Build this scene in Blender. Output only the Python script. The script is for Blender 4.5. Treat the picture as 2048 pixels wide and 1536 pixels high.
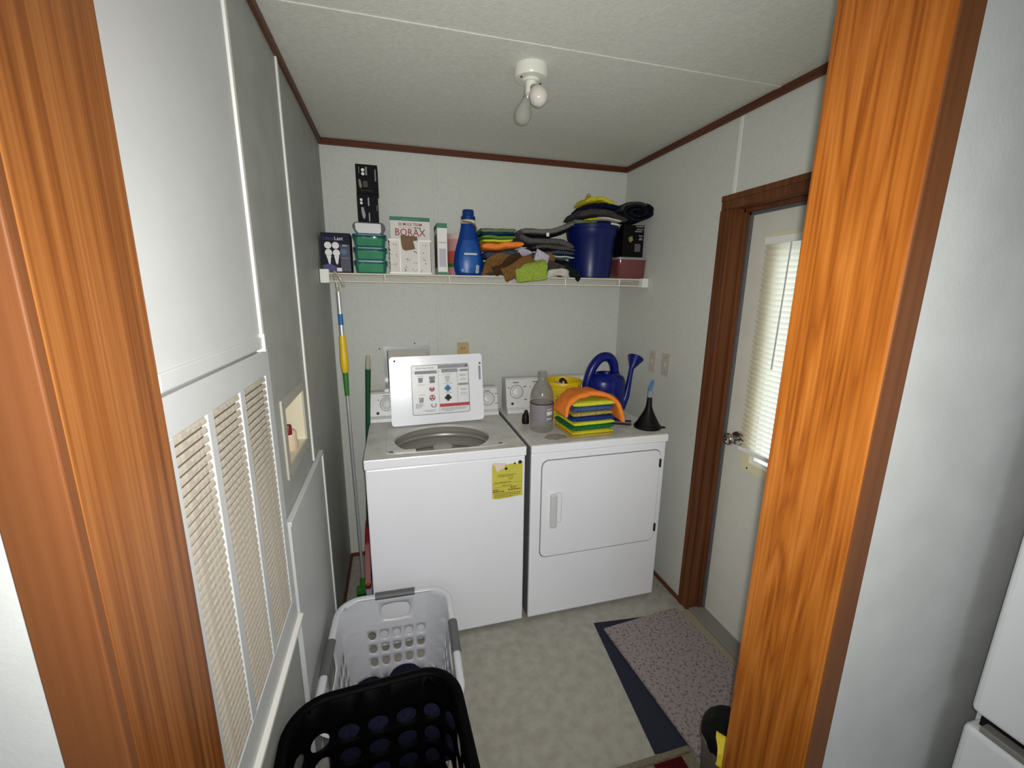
import bpy, bmesh, math, random
from mathutils import Vector, Matrix, noise

# ------------------------------------------------------------------ scene, camera, light, exposure
S = bpy.context.scene
C = S.collection
for o in list(bpy.data.objects):
    bpy.data.objects.remove(o)
PI = math.pi

cam_data = bpy.data.cameras.new('camera')
cam_data.sensor_fit = 'HORIZONTAL'
cam_data.sensor_width = 36.0
cam_data.lens = 845.19 / 2048 * 36.0
cam_data.clip_start = 0.01
cam = bpy.data.objects.new('camera', cam_data)
C.objects.link(cam)
rx = Vector((0.96409129, -0.26533439, 0.01120927))
ry = Vector((0.04647252, 0.2101138, 0.97657181))
fw = Vector((0.26147331, 0.94098345, -0.21489964))
CAM = Vector((0.3196, -0.9093, 1.5873))
cam.matrix_world = Matrix(((rx.x, ry.x, -fw.x, CAM.x), (rx.y, ry.y, -fw.y, CAM.y), (rx.z, ry.z, -fw.z, CAM.z), (0, 0, 0, 1)))
S.camera = cam

S.view_settings.view_transform = 'Standard'
S.view_settings.look = 'None'
S.view_settings.gamma = 1.0
S.view_settings.use_curve_mapping = False
S.view_settings.exposure = 0.0

world = bpy.data.worlds.new('overcast_daylight')
S.world = world
world.use_nodes = True
wn = world.node_tree.nodes
wn['Background'].inputs['Color'].default_value = (0.80, 0.90, 1.0, 1)
wn['Background'].inputs['Strength'].default_value = 2.8

def lamp(name, kind, loc, energy, color=(1, 1, 1), size=0.1, target=None, spot=None, blend=0.5):
    d = bpy.data.lights.new(name, kind)
    d.energy = energy
    d.color = color
    if kind == 'AREA':
        d.shape = 'RECTANGLE'; d.size = size[0]; d.size_y = size[1]
    else:
        d.shadow_soft_size = size
    if kind == 'SPOT':
        d.spot_size = spot; d.spot_blend = blend
    o = bpy.data.objects.new(name, d)
    C.objects.link(o)
    o.location = loc
    if target is not None:
        o.rotation_euler = (Vector(target) - Vector(loc)).to_track_quat('-Z', 'Y').to_euler()
    return o
# the phone's own flash, beside its lens
lamp('phone_flash', 'SPOT', (0.335, -0.915, 1.60), 84.0, (1.0, 0.985, 0.955), 0.012, (0.72, 0.9, 1.25), math.radians(138), 1.0)
# added soft fill for the near room's ambient light, behind the photographer
lamp('near_room_fill', 'AREA', (0.4, -2.0, 2.25), 1.5, (1.0, 0.96, 0.9), (0.9, 0.9), (0.6, -0.4, 1.1))

# ------------------------------------------------------------------ materials
def lin(c):
    c = c / 255.0
    return c / 12.92 if c <= 0.04045 else ((c + 0.055) / 1.055) ** 2.4
def rgb(r, g, b):
    return (lin(r), lin(g), lin(b), 1.0)

def mat(name, col, rough=0.5, metal=0.0, spec=0.5, bump=0.0, bscale=200.0, var=0.0, vscale=6.0, col2=None, stretch=None, thr=None):
    m = bpy.data.materials.new(name)
    m.use_nodes = True
    nt = m.node_tree; N = nt.nodes; L = nt.links
    b = N['Principled BSDF']
    b.inputs['Base Color'].default_value = col
    b.inputs['Roughness'].default_value = rough
    b.inputs['Metallic'].default_value = metal
    b.inputs['Specular IOR Level'].default_value = spec
    tc = N.new('ShaderNodeTexCoord')
    vec = tc.outputs['Object']
    if stretch:
        mp = N.new('ShaderNodeMapping'); mp.inputs['Scale'].default_value = stretch
        L.new(vec, mp.inputs['Vector']); vec = mp.outputs['Vector']
    if var or col2:
        n = N.new('ShaderNodeTexNoise'); n.inputs['Scale'].default_value = vscale; n.inputs['Detail'].default_value = 5
        L.new(vec, n.inputs['Vector'])
        r = N.new('ShaderNodeValToRGB')
        c2 = col2 or tuple(max(0, x * (1 - var)) for x in col[:3]) + (1,)
        lo, hi = thr or (0.35, 0.65)
        r.color_ramp.elements[0].position = lo; r.color_ramp.elements[0].color = c2
        r.color_ramp.elements[1].position = hi; r.color_ramp.elements[1].color = col
        L.new(n.outputs['Fac'], r.inputs['Fac'])
        L.new(r.outputs['Color'], b.inputs['Base Color'])
    if bump:
        n2 = N.new('ShaderNodeTexNoise'); n2.inputs['Scale'].default_value = bscale; n2.inputs['Detail'].default_value = 3
        L.new(vec, n2.inputs['Vector'])
        bp = N.new('ShaderNodeBump'); bp.inputs['Strength'].default_value = bump; bp.inputs['Distance'].default_value = 0.004
        L.new(n2.outputs['Fac'], bp.inputs['Height'])
        L.new(bp.outputs['Normal'], b.inputs['Normal'])
    return m

def wood(name, light, mid, dark, rough=0.35, axis='z', seed=0.0, zs=0.42, dist=0.4):
    m = bpy.data.materials.new(name); m.use_nodes = True
    nt = m.node_tree; N = nt.nodes; L = nt.links; b = N['Principled BSDF']
    tc = N.new('ShaderNodeTexCoord'); mp = N.new('ShaderNodeMapping')
    sc = {'z': (13.0, 13.0, zs), 'y': (13.0, zs, 13.0), 'x': (zs, 13.0, 13.0)}[axis]
    mp.inputs['Scale'].default_value = sc; mp.inputs['Location'].default_value = (seed, seed * 1.7, seed * 0.3)
    L.new(tc.outputs['Object'], mp.inputs['Vector'])
    n1 = N.new('ShaderNodeTexNoise'); n1.inputs['Scale'].default_value = 1.0; n1.inputs['Detail'].default_value = 2; n1.inputs['Distortion'].default_value = dist
    L.new(mp.outputs['Vector'], n1.inputs['Vector'])
    mul = N.new('ShaderNodeMath'); mul.operation = 'MULTIPLY'; mul.inputs[1].default_value = 9.0
    L.new(n1.outputs['Fac'], mul.inputs[0])
    fr = N.new('ShaderNodeMath'); fr.operation = 'PINGPONG'; fr.inputs[1].default_value = 1.0
    L.new(mul.outputs[0], fr.inputs[0])
    mp2 = N.new('ShaderNodeMapping')
    s2 = {'z': (210.0, 210.0, 2.6), 'y': (210.0, 2.6, 210.0), 'x': (2.6, 210.0, 210.0)}[axis]
    mp2.inputs['Scale'].default_value = s2
    L.new(tc.outputs['Object'], mp2.inputs['Vector'])
    n2 = N.new('ShaderNodeTexNoise'); n2.inputs['Scale'].default_value = 1.0; n2.inputs['Detail'].default_value = 4
    L.new(mp2.outputs['Vector'], n2.inputs['Vector'])
    mx = N.new('ShaderNodeMath'); mx.operation = 'MULTIPLY_ADD'; mx.inputs[1].default_value = 0.30
    L.new(fr.outputs[0], mx.inputs[0]); 
    m3 = N.new('ShaderNodeMath'); m3.operation = 'MULTIPLY'; m3.inputs[1].default_value = 0.70
    L.new(n2.outputs['Fac'], m3.inputs[0]); L.new(m3.outputs[0], mx.inputs[2])
    r = N.new('ShaderNodeValToRGB')
    e = r.color_ramp.elements
    e[0].position = 0.24; e[0].color = dark
    e[1].position = 0.80; e[1].color = light
    k = e.new(0.50); k.color = mid
    L.new(mx.outputs[0], r.inputs['Fac'])
    L.new(r.outputs['Color'], b.inputs['Base Color'])
    b.inputs['Roughness'].default_value = rough
    b.inputs['Specular IOR Level'].default_value = 0.25
    bp = N.new('ShaderNodeBump'); bp.inputs['Strength'].default_value = 0.08; bp.inputs['Distance'].default_value = 0.002
    L.new(n2.outputs['Fac'], bp.inputs['Height']); L.new(bp.outputs['Normal'], b.inputs['Normal'])
    return m

def clear(name, tint, trans=0.75, rough=0.08, body=None):
    m = bpy.data.materials.new(name); m.use_nodes = True
    nt = m.node_tree; N = nt.nodes; L = nt.links
    out = N['Material Output']; p = N['Principled BSDF']
    p.inputs['Base Color'].default_value = body or tint
    p.inputs['Roughness'].default_value = rough
    t = N.new('ShaderNodeBsdfTransparent'); t.inputs['Color'].default_value = tint
    mx = N.new('ShaderNodeMixShader'); mx.inputs[0].default_value = trans
    L.new(p.outputs[0], mx.inputs[1]); L.new(t.outputs[0], mx.inputs[2])
    L.new(mx.outputs[0], out.inputs['Surface'])
    return m

def translucent(name, col, f=0.45):
    m = bpy.data.materials.new(name); m.use_nodes = True
    nt = m.node_tree; N = nt.nodes; L = nt.links
    out = N['Material Output']; p = N['Principled BSDF']
    p.inputs['Base Color'].default_value = col; p.inputs['Roughness'].default_value = 0.45
    t = N.new('ShaderNodeBsdfTranslucent'); t.inputs['Color'].default_value = col
    mx = N.new('ShaderNodeMixShader'); mx.inputs[0].default_value = f
    L.new(p.outputs[0], mx.inputs[1]); L.new(t.outputs[0], mx.inputs[2]); L.new(mx.outputs[0], out.inputs['Surface'])
    return m

def fabric(name, col, col2=None, scale=90.0):
    m = mat(name, col, 0.95, spec=0.1, bump=0.5, bscale=420.0, col2=col2 or tuple(x * 0.72 for x in col[:3]) + (1,), vscale=scale)
    return m

M = {}
M['wall'] = mat('wall_panel', rgb(206, 208, 200), 0.55, spec=0.3, bump=0.12, bscale=220, col2=rgb(200, 202, 194), vscale=70, thr=(0.30, 0.50))
M['wall_near'] = mat('near_wall_paint', rgb(212, 213, 210), 0.6, spec=0.3, bump=0.10, bscale=120, col2=rgb(204, 205, 202), vscale=9)
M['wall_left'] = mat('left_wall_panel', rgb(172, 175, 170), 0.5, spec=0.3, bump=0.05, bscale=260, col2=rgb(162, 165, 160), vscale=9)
M['panel'] = mat('furnace_panel_paint', rgb(205, 208, 208), 0.42, spec=0.35, var=0.04, vscale=8)
M['ceiling'] = mat('ceiling_board', rgb(220, 221, 211), 0.8, spec=0.2, bump=0.35, bscale=140, col2=rgb(212, 213, 203), vscale=60)
M['floor'] = mat('vinyl_floor', rgb(168, 165, 155), 0.45, spec=0.3, bump=0.05, bscale=90, col2=rgb(154, 150, 138), vscale=22)
M['wood'] = wood('honey_oak_veneer', rgb(186, 116, 50), rgb(164, 94, 31), rgb(128, 66, 18), 0.34, 'z', 1.3, 0.9, 1.6)
M['woodL'] = wood('honey_oak_veneer_left', rgb(160, 104, 54), rgb(133, 78, 33), rgb(104, 57, 22), 0.36, 'z', 5.1, 0.42, 0.5)
M['casing'] = wood('brown_casing', rgb(120, 74, 42), rgb(114, 69, 38), rgb(106, 62, 33), 0.42, 'z', 8.2)
M['doorwood'] = wood('dark_door_casing', rgb(118, 72, 42), rgb(102, 60, 33), rgb(84, 48, 26), 0.42, 'z', 3.3)
M['trimwood'] = wood('dark_ceiling_trim', rgb(106, 60, 40), rgb(92, 50, 32), rgb(74, 38, 24), 0.45, 'x', 2.2)
M['trimwood_y'] = wood('dark_side_trim', rgb(106, 64, 44), rgb(92, 54, 36), rgb(74, 42, 28), 0.45, 'y', 2.9)
M['enamel'] = mat('white_enamel', rgb(243, 244, 249), 0.22, spec=0.5, var=0.02, vscale=5)
M['enamel_top'] = mat('dusty_enamel_top', rgb(216, 215, 210), 0.4, spec=0.4, col2=rgb(198, 196, 190), vscale=16, thr=(0.3, 0.6))
M['console'] = mat('console_grey', rgb(218, 218, 216), 0.4, col2=rgb(212, 212, 210), vscale=60)
M['fridge'] = mat('fridge_white', rgb(244, 246, 248), 0.35, bump=0.05, bscale=300)
M['white'] = mat('white_plastic', rgb(232, 232, 226), 0.4)
M['cream'] = mat('cream_plastic', rgb(222, 214, 188), 0.4)
M['ivory'] = mat('ivory_plate', rgb(196, 182, 156), 0.4)
M['beige'] = mat('beige_plate', rgb(190, 184, 172), 0.45)
M['tan'] = mat('tan_outlet', rgb(196, 164, 110), 0.5)
M['louver'] = mat('dusty_louver', rgb(200, 193, 178), 0.6, col2=rgb(180, 170, 154), vscale=90, thr=(0.38, 0.62))
M['slat_gap_shade'] = mat('slat_gap_shade', rgb(112, 100, 84), 0.9)
M['dark'] = mat('dark_recess', rgb(32, 30, 28), 0.8)
M['black'] = mat('black_plastic', rgb(14, 12, 12), 0.5, spec=0.25)
M['blackbasket'] = mat('black_basket_plastic', rgb(4, 4, 5), 0.6, spec=0.06)
M['grip'] = mat('grey_grip', rgb(92, 92, 94), 0.5)
M['basket'] = mat('grey_white_basket', rgb(206, 208, 214), 0.35)
M['chrome'] = mat('chrome', rgb(196, 192, 186), 0.16, metal=1.0)
M['galv'] = mat('tub_enamel', rgb(150, 148, 140), 0.35, metal=0.2)
M['metal'] = mat('brushed_pole', rgb(206, 206, 208), 0.3, metal=0.55)
M['wire'] = mat('wire_vinyl', rgb(226, 218, 200), 0.4)
M['bulb'] = mat('frosted_bulb', rgb(206, 202, 192), 0.2)
M['porcelain'] = mat('porcelain', rgb(222, 222, 210), 0.25)
M['glass'] = clear('window_glass', (0.96, 0.96, 0.95, 1), 0.92, 0.02)
M['clearbulb'] = clear('clear_bulb_glass', (0.85, 0.85, 0.82, 1), 0.55, 0.03, rgb(190, 190, 180))
M['jug'] = clear('clear_jug', (0.92, 0.92, 0.91, 1), 0.82, 0.10, rgb(176, 174, 170))
M['cleartub'] = clear('clear_green_tub', (0.62, 0.86, 0.84, 1), 0.68, 0.05, rgb(40, 120, 110))
M['clearpan'] = clear('clear_pan', (0.75, 0.76, 0.78, 1), 0.55, 0.06, rgb(120, 120, 124))
M['redtub'] = clear('clear_red_tub', (0.7, 0.45, 0.42, 1), 0.25, 0.1, rgb(126, 72, 70))
M['slat'] = translucent('blind_slat', rgb(248, 246, 238), 0.82)
M['blue'] = mat('royal_blue_plastic', rgb(10, 22, 104), 0.3, spec=0.35)
M['bluecap'] = mat('blue_cap', rgb(12, 52, 118), 0.45, spec=0.3)
M['detergent'] = mat('detergent_blue', rgb(8, 58, 132), 0.3, spec=0.35)
M['detlabel'] = mat('detergent_label', rgb(16, 84, 160), 0.35, col2=rgb(12, 70, 146), vscale=30)
M['bucket'] = mat('bucket_blue', rgb(14, 26, 84), 0.3, spec=0.35)
M['yellow'] = mat('yellow_plastic', rgb(214, 182, 22), 0.45)
M['yellow2'] = mat('yellow_grip', rgb(236, 196, 24), 0.4)
M['green'] = mat('green_plastic', rgb(54, 122, 44), 0.4)
M['dkgreen'] = mat('dark_green_pole', rgb(18, 74, 40), 0.35)
M['lidgreen'] = mat('green_lid', rgb(96, 176, 80), 0.4, var=0.25, vscale=30)
M['red'] = mat('red_plastic', rgb(128, 14, 14), 0.45)
M['dkred'] = mat('dark_red_knob', rgb(110, 20, 24), 0.4)
M['navybox'] = mat('navy_card', rgb(8, 10, 38), 0.55, spec=0.2)
M['darkcard'] = mat('black_card', rgb(9, 8, 10), 0.6, spec=0.15)
M['card'] = mat('white_card', rgb(226, 224, 216), 0.55)
M['cardgreen'] = mat('green_print', rgb(36, 116, 82), 0.5)
M['crimson'] = mat('crimson_print', rgb(160, 26, 52), 0.5)
M['ink'] = mat('black_ink', rgb(34, 32, 34), 0.6)
M['greyink'] = mat('grey_ink', rgb(150, 150, 154), 0.6)
M['midgrey'] = mat('mid_grey_ink', rgb(120, 118, 114), 0.6)
M['blueink'] = mat('blue_ink', rgb(84, 136, 190), 0.6)
M['whiteink'] = mat('white_ink', rgb(228, 228, 224), 0.5)
M['redink'] = mat('red_ink', rgb(190, 60, 70), 0.6)
M['violet'] = mat('violet_print', rgb(48, 42, 112), 0.5)
M['tealink'] = mat('teal_print', rgb(46, 96, 120), 0.5)
M['dimblue'] = mat('dim_blue_print', rgb(36, 46, 130), 0.5)
M['olive'] = mat('olive_print', rgb(130, 130, 40), 0.5)
M['yellowlabel'] = mat('yellow_paper', rgb(206, 198, 76), 0.6, var=0.08, vscale=40)
M['residue'] = mat('paper_residue', rgb(226, 208, 200), 0.7)
M['brownink'] = mat('brown_print', rgb(120, 88, 40), 0.6)
M['kraft'] = mat('kraft_card', rgb(122, 90, 62), 0.75, var=0.12, vscale=14)
M['floral'] = mat('floral_liner', rgb(222, 216, 210), 0.7, var=0.05, vscale=18)
M['pink'] = mat('pink_tub', rgb(206, 150, 150), 0.45)
M['pinklid'] = mat('pale_pink_lid', rgb(214, 186, 184), 0.4)
M['coral'] = mat('coral_label', rgb(196, 92, 80), 0.5)
M['mat_grey'] = mat('speckled_mat', rgb(156, 146, 145), 0.95, spec=0.1, bump=0.9, bscale=300, col2=rgb(106, 94, 94), vscale=85, thr=(0.34, 0.50))
M['mat_navy'] = mat('navy_mat', rgb(44, 45, 58), 0.9, spec=0.15, bump=0.4, bscale=500)
M['jugbrown'] = mat('purple_grey_label', rgb(138, 131, 138), 0.5, var=0.1, vscale=30)
M['lightblue'] = clear('light_blue_nozzle', (0.5, 0.72, 0.9, 1), 0.3, 0.15, rgb(96, 152, 196))
M['mauve'] = mat('mauve_stick', rgb(36, 30, 32), 0.45)
M['bin'] = mat('grey_bin', rgb(90, 86, 78), 0.5)
M['bag'] = mat('black_bag', rgb(5, 5, 6), 0.6, spec=0.15)
M['clip'] = clear('clear_hook', (0.85, 0.85, 0.8, 1), 0.45, 0.1, rgb(206, 202, 184))
F = {}
for k, a, b in [('greygreen', (122, 136, 108), (98, 110, 86)), ('teal', (30, 66, 92), (22, 50, 74)), ('leaf', (104, 146, 70), (84, 124, 56)),
                ('lime', (214, 224, 70), (196, 206, 58)), ('orange', (250, 146, 66), (240, 128, 48)), ('slate', (72, 84, 100), (52, 62, 78)),
                ('grey', (96, 93, 90), (74, 72, 70)), ('ltgrey', (124, 120, 115), (100, 97, 92)), ('brown', (132, 96, 56), (104, 74, 42)),
                ('dkbrown', (78, 56, 36), (58, 40, 26)), ('chart', (160, 180, 76), (134, 156, 60)), ('offwhite', (214, 210, 198), (194, 190, 178)),
                ('blackf', (18, 18, 22), (12, 12, 14)), ('dkgreenf', (26, 40, 34), (16, 26, 22)), ('denim', (34, 38, 52), (16, 18, 26)),
                ('navy', (18, 22, 50), (12, 14, 34)), ('charcoal', (74, 70, 68), (54, 52, 50)), ('yel', (214, 204, 52), (190, 178, 40)),
                ('bluec', (78, 98, 150), (60, 78, 126)), ('royal', (44, 62, 128), (32, 46, 104)), ('greenf', (44, 116, 66), (30, 92, 50)),
                ('gold', (206, 176, 62), (174, 146, 50)), ('tanmix', (196, 178, 84), (140, 120, 80)), ('speck', (132, 122, 108), (58, 54, 50)),
                ('pale', (196, 210, 208), (168, 184, 182)), ('navyclothes', (26, 27, 48), (18, 19, 34)), ('greyclothes', (176, 178, 182), (150, 152, 156)),
                ('rugbase', (120, 104, 78), (86, 80, 56)), ('rugred', (78, 14, 22), (56, 8, 14)), ('rugbeige', (128, 122, 104), (108, 102, 84)), ('lilac', (196, 190, 204), (172, 166, 182))]:
    F[k] = fabric('cloth_' + k, rgb(*a), rgb(*b), 120.0)

# ------------------------------------------------------------------ helpers
def tag(o, label=None, cat=None, group=None, kind=None):
    if label: o['label'] = label
    if cat: o['category'] = cat
    if group: o['group'] = group
    if kind: o['kind'] = kind
    return o

def thing(name, label, cat, loc=(0, 0, 0), group=None):
    o = bpy.data.objects.new(name, None)
    o.empty_display_size = 0.05
    o.location = loc
    C.objects.link(o)
    return tag(o, label, cat, group)

def wloc(o):
    v = Vector((0, 0, 0))
    while o is not None:
        v += o.location; o = o.parent
    return v

def obj(name, bm, m, parent=None, smooth=False, origin=None, angle=40):
    """link a bmesh (in world coordinates) as one mesh object"""
    bmesh.ops.recalc_face_normals(bm, faces=bm.faces[:])
    me = bpy.data.meshes.new(name)
    bm.to_mesh(me); bm.free()
    return link_mesh(name, me, m, parent, smooth, origin, angle)

def link_mesh(name, me, m, parent=None, smooth=False, origin=None, angle=40):
    o = bpy.data.objects.new(name, me)
    C.objects.link(o)
    base = Vector(origin) if origin is not None else Vector((0, 0, 0))
    if parent is not None:
        o.parent = parent
        base = wloc(parent)
        me.transform(Matrix.Translation(-base))
    elif origin is not None:
        me.transform(Matrix.Translation(-base)); o.location = base
    if m is not None:
        me.materials.append(m)
    if smooth:
        me.polygons.foreach_set('use_smooth', [True] * len(me.polygons))
        try:
            me.set_sharp_from_angle(angle=math.radians(angle))
        except Exception:
            pass
    return o

def structure(name, bm, m, parent=None):
    o = obj(name, bm, m, parent)
    if parent is None: o['kind'] = 'structure'
    return o

def box(bm, x0, x1, y0, y1, z0, z1, bev=0.0, seg=2):
    r = bmesh.ops.create_cube(bm, size=1.0)
    vs = r['verts']
    for v in vs:
        v.co = Vector(((x0 + x1) / 2 + v.co.x * (x1 - x0), (y0 + y1) / 2 + v.co.y * (y1 - y0), (z0 + z1) / 2 + v.co.z * (z1 - z0)))
    if bev:
        es = list({e for v in vs for e in v.link_edges})
        bmesh.ops.bevel(bm, geom=es, offset=bev, segments=seg, profile=0.5, affect='EDGES')
    return bm

def B(*a, **k):
    bm = bmesh.new(); return box(bm, *a, **k)

def rot_bm(bm, ang, axis, center):
    bmesh.ops.rotate(bm, verts=bm.verts[:], cent=Vector(center), matrix=Matrix.Rotation(ang, 3, axis))
    return bm

def lathe(bm, prof, cx, cy, seg=32, sx=1.0, sy=1.0, close=False, matrix=None):
    """revolve [(r,z)...] around z; matrix maps local points to the world"""
    rings = []
    for r, z in prof:
        if r < 1e-6:
            p = Vector((0, 0, z)); p = matrix @ p if matrix else p + Vector((cx, cy, 0))
            rings.append([bm.verts.new(p)])
        else:
            ring = []
            for i in range(seg):
                a = 2 * PI * i / seg
                p = Vector((r * math.cos(a) * sx, r * math.sin(a) * sy, z))
                p = matrix @ p if matrix else p + Vector((cx, cy, 0))
                ring.append(bm.verts.new(p))
            rings.append(ring)
    n = len(rings)
    for k in range(n if close else n - 1):
        a, b = rings[k], rings[(k + 1) % n]
        if len(a) == 1 and len(b) == 1: continue
        for i in range(seg):
            j = (i + 1) % seg
            if len(a) == 1: bm.faces.new((a[0], b[j], b[i]))
            elif len(b) == 1: bm.faces.new((a[i], a[j], b[0]))
            else: bm.faces.new((a[i], a[j], b[j], b[i]))
    return bm

def axis_matrix(p, d):
    """local +z pointing along d, origin at p"""
    q = Vector(d).to_track_quat('Z', 'Y')
    return Matrix.Translation(Vector(p)) @ q.to_matrix().to_4x4()

def tube(bm, pts, rad, seg=10, closed=False, flat=1.0, cap=True):
    pts = [Vector(p) for p in pts]
    n = len(pts)
    rads = rad if isinstance(rad, (list, tuple)) else [rad] * n
    rings = []
    up = None
    for i, p in enumerate(pts):
        if closed: t = pts[(i + 1) % n] - pts[i - 1]
        else: t = pts[min(i + 1, n - 1)] - pts[max(i - 1, 0)]
        t.normalize()
        if up is None:
            up = Vector((0, 0, 1)) if abs(t.z) < 0.9 else Vector((0, 1, 0))
        s = t.cross(up); s.normalize()
        u = s.cross(t); u.normalize(); up = u
        rings.append([bm.verts.new(p + s * (rads[i] * math.cos(2 * PI * k / seg)) + u * (rads[i] * flat * math.sin(2 * PI * k / seg))) for k in range(seg)])
    for i in range(n if closed else n - 1):
        a, b = rings[i], rings[(i + 1) % n]
        for k in range(seg):
            j = (k + 1) % seg
            bm.faces.new((a[k], a[j], b[j], b[k]))
    if cap and not closed:
        bm.faces.new(rings[0][::-1]); bm.faces.new(rings[-1])
    return bm

def smooth_path(pts, n=8):
    """Catmull-Rom through pts"""
    P = [Vector(p) for p in pts]
    out = []
    for i in range(len(P) - 1):
        p0 = P[max(i - 1, 0)]; p1 = P[i]; p2 = P[i + 1]; p3 = P[min(i + 2, len(P) - 1)]
        for k in range(n):
            t = k / n
            out.append(0.5 * ((2 * p1) + (p2 - p0) * t + (2 * p0 - 5 * p1 + 4 * p2 - p3) * t * t + (3 * p1 - p0 - 3 * p2 + p3) * t ** 3))
    out.append(P[-1])
    return out

def ribbon(bm, pts, wdir, w, t, amp=0.004, freq=18.0, seed=0, ns=26, taper=True, n=6):
    """a thick cloth swept along pts, w wide along wdir, t thick"""
    P = smooth_path(pts, n)
    wd = Vector(wdir).normalized()
    rings = []
    N = len(P)
    off = Vector((seed * 7.3, seed * 3.1, seed * 1.7))
    for i, p in enumerate(P):
        tg = (P[min(i + 1, N - 1)] - P[max(i - 1, 0)]).normalized()
        nn = wd.cross(tg).normalized()
        e = 1.0
        if taper:
            q = min(i, N - 1 - i)
            e = (0.45, 0.8, 0.95)[q] if q < 3 else 1.0
        ring = []
        for k in range(ns):
            a = 2 * PI * k / ns
            c, s = math.cos(a), math.sin(a)
            xw = math.copysign(abs(c) ** 0.45, c) * w / 2
            yt = math.copysign(abs(s) ** 0.55, s) * t / 2 * e
            v = p + wd * xw + nn * yt
            d = noise.noise((p + wd * xw + off) * freq) * amp + noise.noise((v * 3 + off) * freq) * amp * 0.35
            v = v + nn * d + wd * noise.noise((v + off * 2) * freq) * amp * 0.7
            ring.append(bm.verts.new(v))
        rings.append(ring)
    for i in range(N - 1):
        for k in range(ns):
            j = (k + 1) % ns
            bm.faces.new((rings[i][k], rings[i][j], rings[i + 1][j], rings[i + 1][k]))
    for r, fl in ((rings[0], True), (rings[-1], False)):
        c = bm.verts.new(sum((v.co for v in r), Vector()) / ns)
        for k in range(ns):
            j = (k + 1) % ns
            bm.faces.new((c, r[j], r[k]) if fl else (c, r[k], r[j]))
    return bm

def lump(bm, c, r, amp=0.3, freq=2.2, seed=0, zmin=None, sub=4):
    res = bmesh.ops.create_icosphere(bm, subdivisions=sub, radius=1.0)
    off = Vector((seed * 5.1, seed * 2.3, seed * 9.7))
    for v in res['verts']:
        d = v.co.normalized()
        k = 1 + amp * noise.noise(d * freq + off) + amp * 0.45 * noise.noise(d * freq * 2.7 + off) + amp * 0.2 * noise.noise(d * freq * 6 + off)
        v.co = Vector((c[0] + d.x * r[0] * k, c[1] + d.y * r[1] * k, c[2] + d.z * r[2] * k))
        if zmin is not None and v.co.z < zmin: v.co.z = zmin + 0.0005 * noise.noise(d * 9)
    return bm

def poly_prism(bm, pts, frame, d0, d1):
    """polygon (u,v) through frame(u,v,depth), from depth d0 to d1"""
    a = [bm.verts.new(frame(u, v, d0)) for u, v in pts]
    b = [bm.verts.new(frame(u, v, d1)) for u, v in pts]
    n = len(pts)
    bm.faces.new(a); bm.faces.new(b[::-1])
    for i in range(n):
        bm.faces.new((a[i], b[i], b[(i + 1) % n], a[(i + 1) % n]))
    return bm

def rrect(u0, u1, v0, v1, r, n=5):
    out = []
    for cx, cy, a0 in ((u1 - r, v1 - r, 0), (u0 + r, v1 - r, 90), (u0 + r, v0 + r, 180), (u1 - r, v0 + r, 270)):
        for k in range(n + 1):
            a = math.radians(a0 + 90 * k / n)
            out.append((cx + r * math.cos(a), cy + r * math.sin(a)))
    return out

def circ(cu, cv, r, n=16, ry=None):
    ry = ry or r
    return [(cu + r * math.cos(2 * PI * k / n), cv + ry * math.sin(2 * PI * k / n)) for k in range(n)]

def ring_band(bm, outer, inner, frame, d0, d1):
    """solid band between two closed outlines with equal point counts"""
    n = len(outer)
    A = [bm.verts.new(frame(u, v, d1)) for u, v in outer]; Bv = [bm.verts.new(frame(u, v, d1)) for u, v in inner]
    A0 = [bm.verts.new(frame(u, v, d0)) for u, v in outer]; B0 = [bm.verts.new(frame(u, v, d0)) for u, v in inner]
    for i in range(n):
        j = (i + 1) % n
        bm.faces.new((A[i], A[j], Bv[j], Bv[i])); bm.faces.new((A0[i], B0[i], B0[j], A0[j]))
        bm.faces.new((A[i], A0[i], A0[j], A[j])); bm.faces.new((Bv[i], Bv[j], B0[j], B0[i]))
    return bm

def fr_front(y):
    """frame for a face looking to -y: u=x, v=z, depth towards the viewer"""
    return lambda u, v, d: Vector((u, y - d, v))
def fr_right(x):
    """frame for the right wall (looking to -x): u=y, v=z, depth into the room"""
    return lambda u, v, d: Vector((x - d, u, v))
def fr_left(x):
    return lambda u, v, d: Vector((x + d, u, v))

def prints(name, polys, m, parent, frame, d=0.0006, th=0.0004):
    bm = bmesh.new()
    for p in polys:
        poly_prism(bm, p, frame, d - th, d)
    o = obj(name, bm, m, parent)
    if len(polys) > 1: o['kind'] = 'stuff'        # flat print of several strokes
    return o

def discs(name, spots, r, m, parent, frame, d0=-0.001, d1=0.001):
    for u, v in spots:
        obj(name, poly_prism(bmesh.new(), circ(u, v, r, 10), frame, d0, d1), m, parent)
def rc(u0, u1, v0, v1):
    return [(u0, v0), (u1, v0), (u1, v1), (u0, v1)]

def text(name, s, m, parent, frame, u, v, h, d=0.0008, align='CENTER', xs=1.0, bold=0.0, maxw=None):
    cu = bpy.data.curves.new(name, 'FONT')
    cu.body = s; cu.size = 1.0; cu.align_x = align; cu.resolution_u = 2; cu.offset = bold
    t = bpy.data.objects.new(name, cu)
    C.objects.link(t)
    dg = bpy.context.evaluated_depsgraph_get()
    me = bpy.data.meshes.new_from_object(t.evaluated_get(dg))
    bpy.data.objects.remove(t); bpy.data.curves.remove(cu)
    me.materials.clear()
    xsv = [vv.co.x for vv in me.vertices]; ww = max(xsv) - min(xsv)
    k = h / 0.70
    sx = k * xs
    if maxw and ww * sx > maxw: sx = maxw / ww
    for vv in me.vertices:
        vv.co = frame(u + vv.co.x * sx, v + vv.co.y * k, d)
    return link_mesh(name, me, m, parent)

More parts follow.
